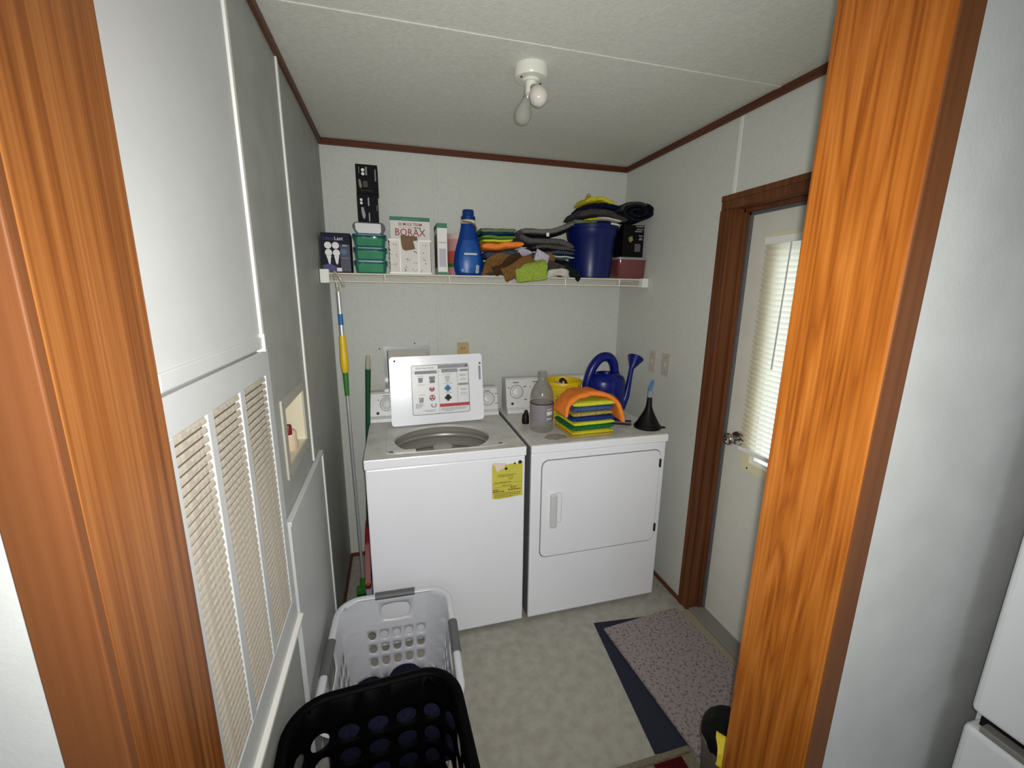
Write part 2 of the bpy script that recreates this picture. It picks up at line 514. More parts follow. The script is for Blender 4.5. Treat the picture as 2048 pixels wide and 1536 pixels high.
def dup(o, loc, parent=None):
    c = o.copy(); C.objects.link(c)
    if parent is not None: c.parent = parent
    c.location = loc
    return c
# ------------------------------------------------------------------ the room
D, W, H = 1.552, 1.704, 2.313
YN = -0.437          # near face of the doorway wall
structure('floor', B(-1.3, 2.7, -2.4, D + 0.1, -0.05, 0.0), M['floor'])
structure('ceiling', B(-0.1, W + 0.12, YN, D + 0.1, H, H + 0.05), M['ceiling'])
structure('trim_1', B(-0.0, W, 0.478, 0.500, H - 0.003, H, 0.001, 1), M['ceiling'])      # ceiling seam strip
structure('wall_back', B(-0.1, W + 0.1, D, D + 0.1, 0, H), M['wall'])

bm = bmesh.new()                                    # left wall with the recess opening
ny0, ny1, nz0, nz1 = 0.385, 0.645, 1.068, 1.252
for y0, y1, z0, z1 in ((-0.28, ny0, 0, H), (ny1, D, 0, H), (ny0, ny1, 0, nz0), (ny0, ny1, nz1, H)):
    box(bm, -0.12, 0, y0, y1, z0, z1)
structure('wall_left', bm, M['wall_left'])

dy0, dy1, dz1 = -0.165, 0.655, 1.945                # exterior door opening in the right wall
bm = bmesh.new()
box(bm, W, W + 0.12, dy1, D, 0, H); box(bm, W, W + 0.12, -0.28, dy0, 0, H); box(bm, W, W + 0.12, dy0, dy1, dz1, H)
structure('wall_right', bm, M['wall'])

bm = bmesh.new()                                    # wall with the cased opening, towards the camera
box(bm, -1.3, 0.0, YN, -0.28, 0, H); box(bm, 1.055, 2.7, YN, -0.28, 0, H); box(bm, 0.0, 1.055, YN, -0.28, 2.13, H)
structure('wall_front', bm, M['wall_near'])

# unseen shell of the photographer's room, added to hold back ambient light
structure('ceiling_near', B(-1.3, 2.7, -2.5, YN, H, H + 0.05), M['ceiling'])
structure('wall_near_left', B(-1.4, -1.3, -2.5, YN, 0, H), M['wall_near'])
structure('wall_near_right', B(2.2, 2.3, -2.5, YN, 0, H), M['wall_near'])
bm = bmesh.new()
for a in ((-1.3, -0.4, 0, H), (0.6, 2.3, 0, H), (-0.4, 0.6, 0, 0.95), (-0.4, 0.6, 1.95, H)):  # back opening sized to tune the daylight let in
    box(bm, a[0], a[1], -2.6, -2.5, a[2], a[3])
structure('wall_near_back', bm, M['wall_near'])

# cased opening: jambs and casings
structure('trim_2', B(0.0, 0.018, -0.4370, -0.262, 0, 2.13, 0.002, 2), M['woodL'])
structure('trim_3', B(-0.038, 0.0184, -0.450, YN + 0.0005, 0, 2.18, 0.002, 2), M['casing'])
structure('trim_4', B(1.037, 1.055, -0.4485, -0.272, 0, 2.13, 0.0035, 3), M['wood'])
structure('trim_5', B(1.0385, 1.088, -0.450, YN, 0, 2.18, 0.003, 2), M['casing'])
structure('trim_6', B(0.018, 1.037, -0.4485, -0.27, 2.112, 2.13), M['wood'])
structure('trim_7', B(-0.038, 1.088, -0.450, YN, 2.1125, 2.18), M['casing'])

# ceiling mouldings and wall battens
structure('trim_8', B(0.0, W, D - 0.014, D, H - 0.030, H, 0.004), M['trimwood'])
structure('trim_9', B(0.0, 0.014, -0.28, D - 0.014, H - 0.026, H, 0.004), M['trimwood_y'])
structure('trim_10', B(W - 0.014, W, -0.28, D - 0.014, H - 0.030, H, 0.004), M['trimwood_y'])
structure('trim_11', B(0.552, 0.574, D - 0.0025, D, 0.02, H - 0.03, 0.001, 1), M['wall'])
structure('trim_12', B(0.0, 0.022, D - 0.003, D, 0.02, H - 0.03, 0.001, 1), M['wall'])
structure('trim_13', B(W - 0.003, W, 0.654, 0.672, 1.992, H - 0.03, 0.001, 1), M['white'])
structure('trim_14', B(0.0, 0.006, 0.722, 0.738, 0.955, H - 0.026, 0.001, 1), M['white'])
structure('baseboard_back', B(0.0, W, D - 0.012, D, 0, 0.022, 0.004), M['trimwood'])
structure('baseboard_left', B(0.0, 0.012, 0.86, D - 0.012, 0, 0.022, 0.004), M['trimwood_y'])
structure('baseboard_right', B(W - 0.014, W, 0.716, D - 0.012, 0, 0.020, 0.004), M['trimwood_y'])

# exterior door casing and frame
bm = bmesh.new()
box(bm, W - 0.012, W, 0.652, 0.714, 0, 1.9315, 0.003)
box(bm, W - 0.016, W - 0.010, 0.690, 0.7135, 0, 1.9315, 0.002)
structure('trim_15', bm, M['doorwood'])
bm = bmesh.new()
box(bm, W - 0.012, W, -0.225, 0.714, 1.932, 1.990, 0.003)
box(bm, W - 0.016, W - 0.010, -0.225, 0.7135, 1.966, 1.9895, 0.002)
structure('trim_16', bm, M['doorwood'])
structure('trim_17', B(W - 0.012, W, -0.225, -0.163, 0, 1.932, 0.004), M['doorwood'])
bm = bmesh.new()                                    # jamb boards and stops
box(bm, W - 0.002, W + 0.11, 0.640, 0.655, 0, 1.945)
box(bm, W + 0.040, W + 0.062, 0.628, 0.641, 0, 1.93, 0.002)
box(bm, W - 0.002, W + 0.11, -0.165, -0.150, 0, 1.945)
box(bm, W - 0.002, W + 0.11, -0.150, 0.640, 1.930, 1.945)
box(bm, W + 0.040, W + 0.062, -0.150, 0.640, 1.916, 1.931, 0.002)
structure('trim_18', bm, M['doorwood'])
bm = bmesh.new()                                    # grey weather strip round the slab
box(bm, W + 0.060, W + 0.075, 0.620, 0.640, 0.02, 1.93)
box(bm, W + 0.060, W + 0.075, -0.150, 0.640, 1.905, 1.93)
structure('trim_19', bm, M['grip'])
structure('trim_20', B(W - 0.004, W + 0.11, -0.150, 0.640, 0, 0.022, 0.004), mat('grey_sill', rgb(128, 126, 120), 0.45))
structure('trim_21', B(W - 0.052, W - 0.002, -0.20, 0.642, 0, 0.010, 0.003), mat('beige_edge_strip', rgb(150, 142, 120), 0.6))

door = thing('door_1', None, None, (W + 0.075, 0.62, 0.02))
door['kind'] = 'structure'
X0 = W + 0.075
wy0, wy1, wz0, wz1 = -0.06, 0.485, 0.86, 1.80
bm = bmesh.new()
for a in ((X0, X0 + 0.04, wy1, 0.622, 0.022, 1.925), (X0, X0 + 0.04, -0.148, wy0, 0.022, 1.925), (X0, X0 + 0.04, wy0, wy1, 0.022, wz0), (X0, X0 + 0.04, wy0, wy1, wz1, 1.925)):
    box(bm, *a)
obj('slab', bm, mat('door_paint', rgb(216, 215, 204), 0.5, bump=0.06, bscale=220, var=0.05, vscale=12), door)
fr = obj('window_frame', ring_band(bmesh.new(), rrect(wy0 - 0.02, wy1 + 0.02, wz0 - 0.025, wz1 + 0.02, 0.004, 2), rrect(wy0 + 0.018, wy1 - 0.018, wz0 + 0.014, wz1 - 0.018, 0.003, 2), fr_right(X0), -0.03, 0.014), mat('cream_frame', rgb(226, 218, 180), 0.4), door)
obj('window_bead', ring_band(bmesh.new(), rrect(wy0 + 0.018, wy1 - 0.018, wz0 + 0.014, wz1 - 0.018, 0.003, 2), rrect(wy0 + 0.034, wy1 - 0.034, wz0 + 0.03, wz1 - 0.034, 0.003, 2), fr_right(X0), -0.03, 0.004), M['white'], fr)
obj('window_pane', B(X0 + 0.018, X0 + 0.022, wy0 + 0.02, wy1 - 0.02, wz0 + 0.016, wz1 - 0.02), M['glass'], fr)
discs('screw', [(u, wz0 - 0.012) for u in (0.47, 0.30, 0.12)], 0.004, M['dark'], fr, fr_right(X0 - 0.014))
kb = thing('door_knob', None, None, (X0, 0.552, 0.955)); kb.parent = door; kb.location = Vector((X0, 0.552, 0.955)) - door.location
prof = [(0, 0.066), (0.012, 0.066), (0.023, 0.061), (0.0275, 0.052), (0.026, 0.042), (0.018, 0.034), (0.012, 0.030), (0.012, 0.012), (0.030, 0.009), (0.033, 0.0), (0, 0.0)]
obj('knob', lathe(bmesh.new(), prof, 0, 0, 24, matrix=axis_matrix((X0, 0.552, 0.955), (-1, 0, 0))), M['chrome'], kb, True)
bm = lathe(bmesh.new(), [(0, 0.069), (0.006, 0.069), (0.0065, 0.064), (0, 0.064)], 0, 0, 14, matrix=axis_matrix((X0, 0.552, 0.955), (-1, 0, 0)))
obj('lock_button', bm, M['dark'], kb)

# mini blind hung on the door
bx = X0 - 0.030
bl = thing('mini_blind', 'white horizontal mini blind lowered over the exterior door window', 'blind', (bx, 0.22, 0.92))
b0, b1 = -0.085, 0.508
obj('head_rail', B(bx - 0.014, bx + 0.018, b0, b1, 1.775, 1.805, 0.003), M['white'], bl)
obj('bottom_rail', B(bx - 0.012, bx + 0.012, b0, b1, 0.922, 0.940, 0.003), M['white'], bl)
ns = 40
sl_bm = bmesh.new()
a = math.radians(52)
pr = []
for k in range(6):
    t = (k / 5 - 0.5) * 0.027
    c = 0.0018 * (1 - (2 * k / 5 - 1) ** 2)
    pr.append((t * math.cos(a) - c * math.sin(a), -t * math.sin(a) - c * math.cos(a)))
top = [[sl_bm.verts.new((bx + p[0], y, 0.955 + p[1])) for p in pr] for y in (b0 + 0.004, b1 - 0.004)]
bot = [[sl_bm.verts.new((bx + p[0] + 0.0005, y, 0.955 + p[1] - 0.0004)) for p in pr] for y in (b0 + 0.004, b1 - 0.004)]
for k in range(5):
    sl_bm.faces.new((top[0][k], top[0][k + 1], top[1][k + 1], top[1][k])); sl_bm.faces.new((bot[0][k], bot[1][k], bot[1][k + 1], bot[0][k + 1]))
for e in (0, 1):
    sl_bm.faces.new(top[e] + bot[e][::-1])
s0 = obj('slat', sl_bm, M['slat'], bl, True)
for k in range(1, ns):
    dup(s0, s0.location + Vector((0, 0, k * (1.763 - 0.955) / (ns - 1))), bl)
for y in (0.30, 0.05):
    bm = bmesh.new(); tube(bm, [(bx - 0.015, y, 0.93), (bx - 0.015, y, 1.78)], 0.0008, 5)
    obj('ladder_cord', bm, M['white'], bl)
bm = bmesh.new(); tube(bm, [(bx - 0.020, 0.378, 1.775), (bx - 0.022, 0.384, 1.30)], 0.0028, 6)
obj('tilt_wand', bm, mat('wand_plastic', rgb(176, 178, 186), 0.2), bl)

# ------------------------------------------------------------------ left wall panels, louvers, recess
up = thing('furnace_access_panel', 'tall smooth white upper furnace panel above the louvered panel', 'panel', (0, -0.02, 1.445))
obj('door_panel', B(0.0005, 0.012, -0.258, 0.212, 1.452, H - 0.03, 0.002), M['panel'], up)
obj('bottom_lip', B(0.0005, 0.016, -0.258, 0.212, 1.447, 1.475, 0.003), M['panel'], up)
obj('edge_strip', B(0.0005, 0.017, 0.214, 0.230, 1.440, H - 0.027, 0.002), M['white'], up)
obj('latch_tab', B(0.002, 0.022, 0.206, 0.214, 1.440, 1.482, 0.001), M['white'], up)

lp = thing('louvered_panel', 'white louvered furnace return panel with three columns of dusty slats', 'vent', (0, -0.02, 0.66))
py0, py1, pz0, pz1 = -0.258, 0.262, 0.664, 1.440
cols = [(-0.238, -0.122), (-0.097, 0.038), (0.064, 0.222)]
oz0, oz1 = 0.742, 1.380
bm = bmesh.new()
box(bm, 0.0005, 0.0115, py0, py1, oz1, pz1, 0.001, 1); box(bm, 0.0005, 0.0115, py0, py1, pz0, oz0, 0.001, 1)
ed = [py0] + [v for c in cols for v in c] + [py1]
for i in range(0, len(ed), 2):
    box(bm, 0.0005, 0.0115, ed[i], ed[i + 1], oz0, oz1, 0.001, 1)
obj('frame', bm, M['panel'], lp)
obj('backing', B(0.0003, 0.0015, py0 + 0.005, py1 - 0.005, oz0 - 0.01, oz1 + 0.01), M['slat_gap_shade'], lp)  # brown sheet coloured as the shade between the slats
obj('bottom_edge', B(0.0005, 0.024, py0, py1 + 0.012, pz0 - 0.012, pz0, 0.002), M['white'], lp)
nsl = 40
pitch = (oz1 - oz0) / nsl
for c0, c1 in cols:
    bm = bmesh.new(); zc_ = oz0 + pitch * 0.5
    prof = [(0.0072, 0.0056), (0.0090, 0.0010), (0.0096, -0.0054), (0.0084, -0.0057), (0.0078, 0.0006), (0.0060, 0.0052)]
    A = [bm.verts.new((x, c0 - 0.001, zc_ + z)) for x, z in prof]; Bv = [bm.verts.new((x, c1 + 0.001, zc_ + z)) for x, z in prof]
    bm.faces.new(A); bm.faces.new(Bv[::-1])
    for i in range(6): bm.faces.new((A[i], Bv[i], Bv[(i + 1) % 6], A[(i + 1) % 6]))
    s = obj('slat', bm, M['louver'], lp)
    for k in range(1, nsl):
        dup(s, s.location + Vector((0, 0, k * pitch)), lp)

ap = thing('lower_access_panel', 'white lower access panel standing proud of the left wall below the recess', 'panel', (0, 0.56, 0.05))
obj('board', B(0.0005, 0.012, 0.286, 0.836, 0.06, 0.935, 0.002), M['panel'], ap)
obj('top_strip', B(0.0005, 0.017, 0.282, 0.850, 0.935, 0.950, 0.002), M['panel'], ap)
obj('side_strip', B(0.0005, 0.017, 0.836, 0.850, 0.03, 0.935, 0.002), M['white'], ap)
obj('left_strip', B(0.0005, 0.015, 0.276, 0.286, 0.03, 0.945, 0.002), M['panel'], ap)

nb = thing('recessed_wall_box', 'cream recessed plumbing box framed in the left wall', 'wall box', (0, 0.515, 1.05))
bm = bmesh.new()
box(bm, -0.100, -0.097, ny0, ny1, nz0, nz1)
box(bm, -0.100, 0.0, ny1 - 0.004, ny1 - 0.0005, nz0, nz1); box(bm, -0.100, 0.0, ny0 + 0.0005, ny0 + 0.004, nz0, nz1)
box(bm, -0.100, 0.0, ny0, ny1, nz0 + 0.0005, nz0 + 0.004); box(bm, -0.100, 0.0, ny0, ny1, nz1 - 0.004, nz1 - 0.0005)
obj('box_liner', bm, M['cream'], nb)
obj('flange', ring_band(bmesh.new(), rrect(0.357, 0.672, 1.040, 1.280, 0.006, 2), rrect(ny0 + 0.004, ny1 - 0.004, nz0 + 0.004, nz1 - 0.004, 0.003, 2), fr_left(0), 0.0003, 0.006), mat('flange_grey', rgb(178, 177, 164), 0.5), nb)
discs('screw', ((0.366, 1.268), (0.660, 1.266), (0.366, 1.052), (0.660, 1.052)), 0.004, M['midgrey'], nb, fr_left(0.006))
vz = nz0 + 0.004
bt = thing('small_bottle', 'small cream bottle with a dark red cap inside the left wall recess', 'bottle', (-0.030, 0.545, vz))
obj('body', lathe(bmesh.new(), [(0, vz), (0.021, vz), (0.024, vz + 0.005), (0.026, vz + 0.022), (0.0235, vz + 0.040), (0.024, vz + 0.058), (0.019, vz + 0.066), (0.0, vz + 0.069)], -0.030, 0.545, 20), mat('cream_bottle', rgb(214, 192, 166), 0.5), bt, True)
obj('spout', tube(bmesh.new(), [(-0.028, 0.545, vz + 0.050), (-0.024, 0.526, vz + 0.064)], [0.012, 0.010], 12), mat('cream_spout', rgb(206, 184, 158), 0.5), bt, True)
obj('cap', lathe(bmesh.new(), [(0, vz + 0.058), (0.0105, vz + 0.058), (0.011, vz + 0.086), (0.009, vz + 0.090), (0, vz + 0.090)], -0.024, 0.522, 16), M['dkred'], bt, True)

# ------------------------------------------------------------------ wall plates
wb = thing('washer_outlet_box', 'bright metal framed water outlet box on the back wall behind the raised lid', 'wall box', (0.378, D, 1.04))
obj('frame', ring_band(bmesh.new(), rrect(0.252, 0.506, 1.040, 1.278, 0.012, 3), rrect(0.272, 0.486, 1.062, 1.258, 0.008, 3), fr_front(D), 0.0003, 0.020), mat('shiny_white_metal', rgb(214, 214, 212), 0.18, metal=0.6), wb, True)
obj('recess', B(0.270, 0.488, D - 0.004, D - 0.0005, 1.060, 1.260), M['beige'], wb)
obj('inner_edge', B(0.268, 0.276, D - 0.019, D - 0.004, 1.064, 1.256), M['dark'], wb)
discs('screw', ((0.232, 1.262), (0.425, 1.290)), 0.004, M['dark'], wb, fr_front(D), -0.001, 0.002)

ot = thing('wall_outlet', 'tan electrical outlet on the back wall just above the washer lid', 'outlet', (0.701, D, 1.18))
obj('plate', B(0.669, 0.734, D - 0.008, D - 0.0003, 1.178, 1.290, 0.003), M['tan'], ot)
prints('slot', [rc(0.692, 0.696, 1.250, 1.262), rc(0.706, 0.710, 1.250, 1.262), rc(0.692, 0.696, 1.204, 1.216), rc(0.706, 0.710, 1.204, 1.216)], M['ink'], ot, fr_front(D - 0.008))
for y0, y1, lab in ((1.103, 1.163, 'beige light switch plate nearer the back corner of the right wall'), (0.978, 1.048, 'beige light switch plate nearer the brown door casing')):
    sw = thing('switch_plate', lab, 'switch', (W, (y0 + y1) / 2, 1.155), 'switch plates above the dryer')
    obj('plate', B(W - 0.006, W - 0.0003, y0, y1, 1.155, 1.272, 0.002), M['beige'], sw)
    m = (y0 + y1) / 2
    obj('toggle', B(W - 0.014, W - 0.005, m - 0.005, m + 0.005, 1.203, 1.226, 0.002), M['ivory'], sw)
    discs('screw', [(m, 1.175), (m, 1.252)], 0.003, M['midgrey'], sw, fr_right(W - 0.006))

# ------------------------------------------------------------------ ceiling fixture with two bulbs
cx, cy = 0.797, 0.615
lf = thing('ceiling_light', 'bare white porcelain ceiling light with a twin bulb socket', 'light fixture', (cx, cy, H))
obj('base', lathe(bmesh.new(), [(0, H), (0.056, H), (0.056, H - 0.030), (0.052, H - 0.036), (0.030, H - 0.038), (0.026, H - 0.044), (0, H - 0.044)], cx, cy, 32), M['porcelain'], lf, True)
for a in (200, 20):
    bm = bmesh.new()
    box(bm, cx + 0.040 * math.cos(math.radians(a)) - 0.003, cx + 0.040 * math.cos(math.radians(a)) + 0.003, cy + 0.040 * math.sin(math.radians(a)) - 0.003, cy + 0.040 * math.sin(math.radians(a)) + 0.003, H - 0.039, H - 0.034)
    obj('screw', bm, M['dark'], lf)
bm = bmesh.new()
lathe(bm, [(0, H - 0.040), (0.019, H - 0.040), (0.019, H - 0.078), (0.014, H - 0.082), (0, H - 0.082)], cx, cy, 20)
obj('twin_socket', bm, M['porcelain'], lf, True)
def bulb(p, d, m, name, lab):
    mt = axis_matrix(p, d)
    t = thing(name, lab, 'light bulb', p, 'bulbs of the ceiling light')
    pr = [(0.012, 0.016), (0.014, 0.022), (0.019, 0.034), (0.027, 0.050), (0.030, 0.066), (0.027, 0.082), (0.018, 0.093), (0.008, 0.0975), (0, 0.098)]
    obj('glass_globe', lathe(bmesh.new(), pr, 0, 0, 24, matrix=mt), m, t, True)
    obj('screw_base', lathe(bmesh.new(), [(0, -0.006), (0.008, -0.004), (0.0125, 0.0), (0.013, 0.016), (0.0125, 0.018), (0, 0.018)], 0, 0, 18, matrix=mt), M['galv'], t, True)
bulb((cx + 0.004, cy - 0.016, H - 0.066), (0.02, -0.62, -0.55), M['bulb'], 'light_bulb', 'frosted light bulb pointing towards the doorway on the ceiling fixture')
bulb((cx - 0.004, cy + 0.012, H - 0.070), (-0.16, 0.30, -0.80), M['clearbulb'], 'light_bulb', 'clear glass light bulb hanging lower and behind the frosted one')
# ------------------------------------------------------------------ washing machine
ZT = 0.915
wx0, wx1, wyf, wyb = 0.1736, 0.8596, 0.780, 1.420
ws = thing('washing_machine', 'white top-loading washing machine with its lid raised', 'washing machine', ((wx0 + wx1) / 2, 1.10, 0))
bm = bmesh.new()                                     # cabinet, open on top
def shell(bm, x0, x1, y0, y1, z0, z1, t=0.02):
    box(bm, x0, x1, y0, y0 + t, z0, z1, 0.006); box(bm, x0, x1, y1 - t, y1, z0, z1, 0.004)
    box(bm, x0, x0 + t, y0 + 0.004, y1, z0, z1, 0.004); box(bm, x1 - t, x1, y0 + 0.004, y1, z0, z1, 0.004)
shell(bm, wx0 + 0.003, wx1 - 0.003, wyf + 0.006, wyb, 0.018, 0.869)
obj('cabinet', bm, M['enamel'], ws)
for x in (wx0 + 0.05, wx1 - 0.05):
    for y in (wyf + 0.06, wyb - 0.06):
        obj('foot', lathe(bmesh.new(), [(0, 0), (0.02, 0), (0.02, 0.012), (0.01, 0.02), (0, 0.02)], x, y, 12), M['black'], ws)
# top plate with the clipped round tub opening
tcx, tcy, tr = 0.512, 0.985, 0.218
def opening(n=72):
    pts = []
    for k in range(n):
        a = 2 * PI * k / n
        x, y = tcx + tr * math.cos(a), tcy + tr * 0.90 * math.sin(a)
        y = max(y, 0.835)
        if x < 0.385 and y < 0.858: y = 0.858
        pts.append((x, y))
    return pts
inn = opening()
out = []
for x, y in inn:
    dx, dy = x - tcx, y - 1.02
    s = min(((wx1 - tcx) if dx > 0 else (tcx - wx0)) / abs(dx) if dx else 9, ((wyb - 1.02) if dy > 0 else (1.02 - wyf)) / abs(dy) if dy else 9)
    out.append((tcx + dx * s, 1.02 + dy * s))
for c in ((wx0, wyf), (wx1, wyf), (wx0, wyb), (wx1, wyb)):
    i = min(range(len(out)), key=lambda k: (out[k][0] - c[0]) ** 2 + (out[k][1] - c[1]) ** 2)
    out[i] = c
bm = bmesh.new()
fr = lambda u, v, d: Vector((u, v, ZT + d))
ring_band(bm, out, inn, fr, -0.012, 0.0)
obj('top_plate', bm, M['enamel_top'], ws)
bm = bmesh.new()
box(bm, wx0, wx1, wyf - 0.002, wyf + 0.012, 0.872, ZT - 0.0005, 0.004); box(bm, wx0, wx0 + 0.012, wyf, wyb, 0.872, ZT - 0.0005, 0.004); box(bm, wx1 - 0.012, wx1, wyf, wyb, 0.872, ZT - 0.0005, 0.004)
obj('top_rim', bm, M['enamel'], ws)
# shallow lid well drawn by a raised edge
bm = bmesh.new()
tube(bm, [(0.262, 1.20, ZT), (0.262, 0.838, ZT)], 0.0025, 6); tube(bm, [(0.775, 1.20, ZT), (0.775, 0.838, ZT)], 0.0025, 6)
tube(bm, [(0.262, 0.838, ZT), (0.30, 0.822, ZT), (0.73, 0.822, ZT), (0.775, 0.838, ZT)], 0.0025, 6)
obj('lid_well_edge', bm, M['enamel_top'], ws)
obj('bleach_cup', B(0.288, 0.384, 0.826, 0.862, 0.903, ZT + 0.003, 0.004), M['white'], ws)
discs('lid_bumper', [(0.280, 0.842), (0.757, 0.842)], 0.009, M['midgrey'], ws, lambda u, v, d: Vector((u, v, ZT + d)), 0, 0.004)
# tub, basket, agitator
bm = bmesh.new()
lathe(bm, [(0.228, 0.902), (0.243, 0.897), (0.243, 0.876), (0.220, 0.870), (0.216, 0.862), (0.220, 0.852), (0.234, 0.846), (0.236, 0.826), (0.222, 0.816), (0.222, 0.806), (0.234, 0.796), (0.236, 0.776), (0.224, 0.768), (0.224, 0.758), (0.236, 0.748), (0.236, 0.60), (0.20, 0.56), (0, 0.56)], tcx, 0.998, 56, 1.0, 0.783)
obj('tub', bm, M['galv'], ws, True, angle=30)
bm = bmesh.new()
for k in range(40):
    a = 2 * PI * k / 40
    x, y = tcx + 0.235 * math.cos(a), 0.998 + 0.183 * math.sin(a)
    box(bm, x - 0.004, x + 0.004, y - 0.004, y + 0.004, 0.62, 0.742)
o = obj('tub_ribs', bm, mat('tub_rib', rgb(112, 110, 104), 0.5), ws); o['kind'] = 'stuff'
bm = lathe(bmesh.new(), [(0.12, 0.565), (0.085, 0.60), (0.062, 0.66), (0.052, 0.76), (0.050, 0.858), (0.046, 0.872), (0.034, 0.880), (0, 0.882)], tcx, tcy, 28)
for k in range(4):
    a = PI / 4 + k * PI / 2
    b2 = bmesh.new(); box(b2, 0.04, 0.15, -0.008, 0.008, 0.565, 0.66, 0.004); rot_bm(b2, a, 'Z', (0, 0, 0)); bmesh.ops.translate(b2, verts=b2.verts[:], vec=(tcx, tcy, 0))
    me = bpy.data.meshes.new('t'); b2.to_mesh(me); b2.free(); bm.from_mesh(me); bpy.data.meshes.remove(me)
obj('agitator', bm, mat('agitator_grey', rgb(168, 166, 160), 0.45), ws, True)
# lid, leaning back
lb = Vector((0.284, 1.176, 0.926)); ld_ = Vector((0, 0.066, 0.338)); lw = 0.466; lh = ld_.length; ldn = ld_.normalized()
lnorm = Vector((0, -ldn.z, ldn.y))
tilt = 0.008
def lidf(u, v, d): return lb + Vector((u, 0, 0)) + ldn * (v + tilt * (u / lw - 0.5)) + lnorm * d
lid = obj('lid', poly_prism(bmesh.new(), rrect(0, lw, 0, lh, 0.016, 5), lidf, -0.018, 0.0), M['enamel'], ws, True, angle=30)
LX = lambda p: (p - 780) / 183.0 * lw
def LZ(p): return (1 - (p - 706) / 145.0) * lh
pu0, pu1, pv0, pv1 = 0.222 * lw, 0.845 * lw, 0.135 * lh, 0.865 * lh
pw, ph = pu1 - pu0, pv1 - pv0
obj('guide_panel', poly_prism(bmesh.new(), rrect(pu0, pu1, pv0, pv1, 0.010), lidf, 0.0, 0.0005), mat('guide_paper', rgb(226, 227, 228), 0.35), lid)
obj('guide_border', ring_band(bmesh.new(), rrect(pu0, pu1, pv0, pv1, 0.010), rrect(pu0 + 0.0022, pu1 - 0.0022, pv0 + 0.0022, pv1 - 0.0022, 0.008), lidf, 0.0, 0.0011), M['ink'], lid)
U = lambda f: pu0 + f * pw
V = lambda f: pv0 + f * ph
def G(n, polys, m): return prints(n, polys, m, lid, lidf, 0.0010, 0.0004)
text('guide_title', 'Quick Start Guide', M['ink'], lid, lidf, U(0.235), V(0.925), 0.0085, 0.0012, maxw=0.33 * pw)
G('header_band', [rc(U(0.46), U(0.985), V(0.915), V(0.985)), rc(U(0.52), U(0.80), V(0.83), V(0.905)), rc(U(0.06), U(0.44), V(0.82), V(0.885)), rc(U(0.84), U(0.985), V(0.84), V(0.885))], M['greyink'])
G('divider', [rc(U(0.462), U(0.466), V(0.01), V(0.91)), rc(U(0.79), U(0.794), V(0.19), V(0.85))], M['midgrey'])
for t_, uu in (('1', 0.03), ('2', 0.485), ('3', 0.815)):
    text('step_number', t_, M['ink'], lid, lidf, U(uu), V(0.845), 0.007, 0.0012)
G('red_band', [rc(U(0.47), U(0.992), V(0.135), V(0.20))], M['redink'])
text('red_band_lettering', 'IMPORTANT', M['crimson'], lid, lidf, U(0.69), V(0.152), 0.005, 0.0014)
cup = lambda cu, cv, a, b: [(U(cu - a), V(cv + b)), (U(cu + a), V(cv + b)), (U(cu + a * 0.8), V(cv - b)), (U(cu - a * 0.8), V(cv - b))]
G('cup_drawing', [cup(0.155, 0.70, 0.042, 0.05), cup(0.155, 0.30, 0.042, 0.05), cup(0.355, 0.70, 0.055, 0.07)], M['greyink'])
G('cup_highlight', [cup(0.145, 0.705, 0.022, 0.03), cup(0.145, 0.305, 0.022, 0.03)], M['whiteink'])
ell = lambda cu, cv, a, b, n=16: [(U(cu + a * math.cos(2 * PI * k / n)), V(cv + b * math.sin(2 * PI * k / n))) for k in range(n)]
prints('cup_filling', [ell(0.355, 0.665, 0.04, 0.022), ell(0.355, 0.72, 0.012, 0.03)], M['midgrey'], lid, lidf, 0.0014, 0.0004)
G('red_cup', [ell(0.345, 0.51, 0.048, 0.05), ell(0.345, 0.335, 0.052, 0.062)], mat('rose_ink', rgb(178, 92, 104), 0.6))
prints('red_cup_spot', [ell(0.345, 0.545, 0.018, 0.022), ell(0.322, 0.35, 0.014, 0.016), ell(0.368, 0.35, 0.014, 0.016), ell(0.345, 0.30, 0.012, 0.014)], M['whiteink'], lid, lidf, 0.0014, 0.0004)
def club(cu, cv, s): return [ell(cu, cv + 0.035 * s, 0.035 * s, 0.04 * s), ell(cu - 0.028 * s, cv, 0.034 * s, 0.034 * s), ell(cu + 0.028 * s, cv, 0.034 * s, 0.034 * s), ell(cu, cv - 0.032 * s, 0.025 * s, 0.036 * s)]
G('blue_load_mark', club(0.62, 0.505, 1.0), M['blueink'])
G('black_load_mark', club(0.62, 0.315, 1.0), M['ink'])
G('shirt_drawing', [[(U(0.62 + x), V(0.70 + y)) for x, y in ((-0.035, 0.06), (0.035, 0.06), (0.055, 0.03), (0.035, 0.01), (0.03, -0.07), (-0.03, -0.07), (-0.035, 0.01), (-0.055, 0.03))]], mat('pale_ink', rgb(196, 196, 200), 0.6))
G('dial_drawing', [rc(U(0.805), U(0.985), V(0.555), V(0.60))], M['greyink'])
G('eye_drawing', [ell(0.895, 0.675, 0.05, 0.022), ell(0.90, 0.385, 0.05, 0.022)], M['greyink'])
prints('eye_white', [ell(0.895, 0.675, 0.040, 0.015), ell(0.90, 0.385, 0.040, 0.015)], M['whiteink'], lid, lidf, 0.0014, 0.0004)
lines = []
rl = random.Random(4)
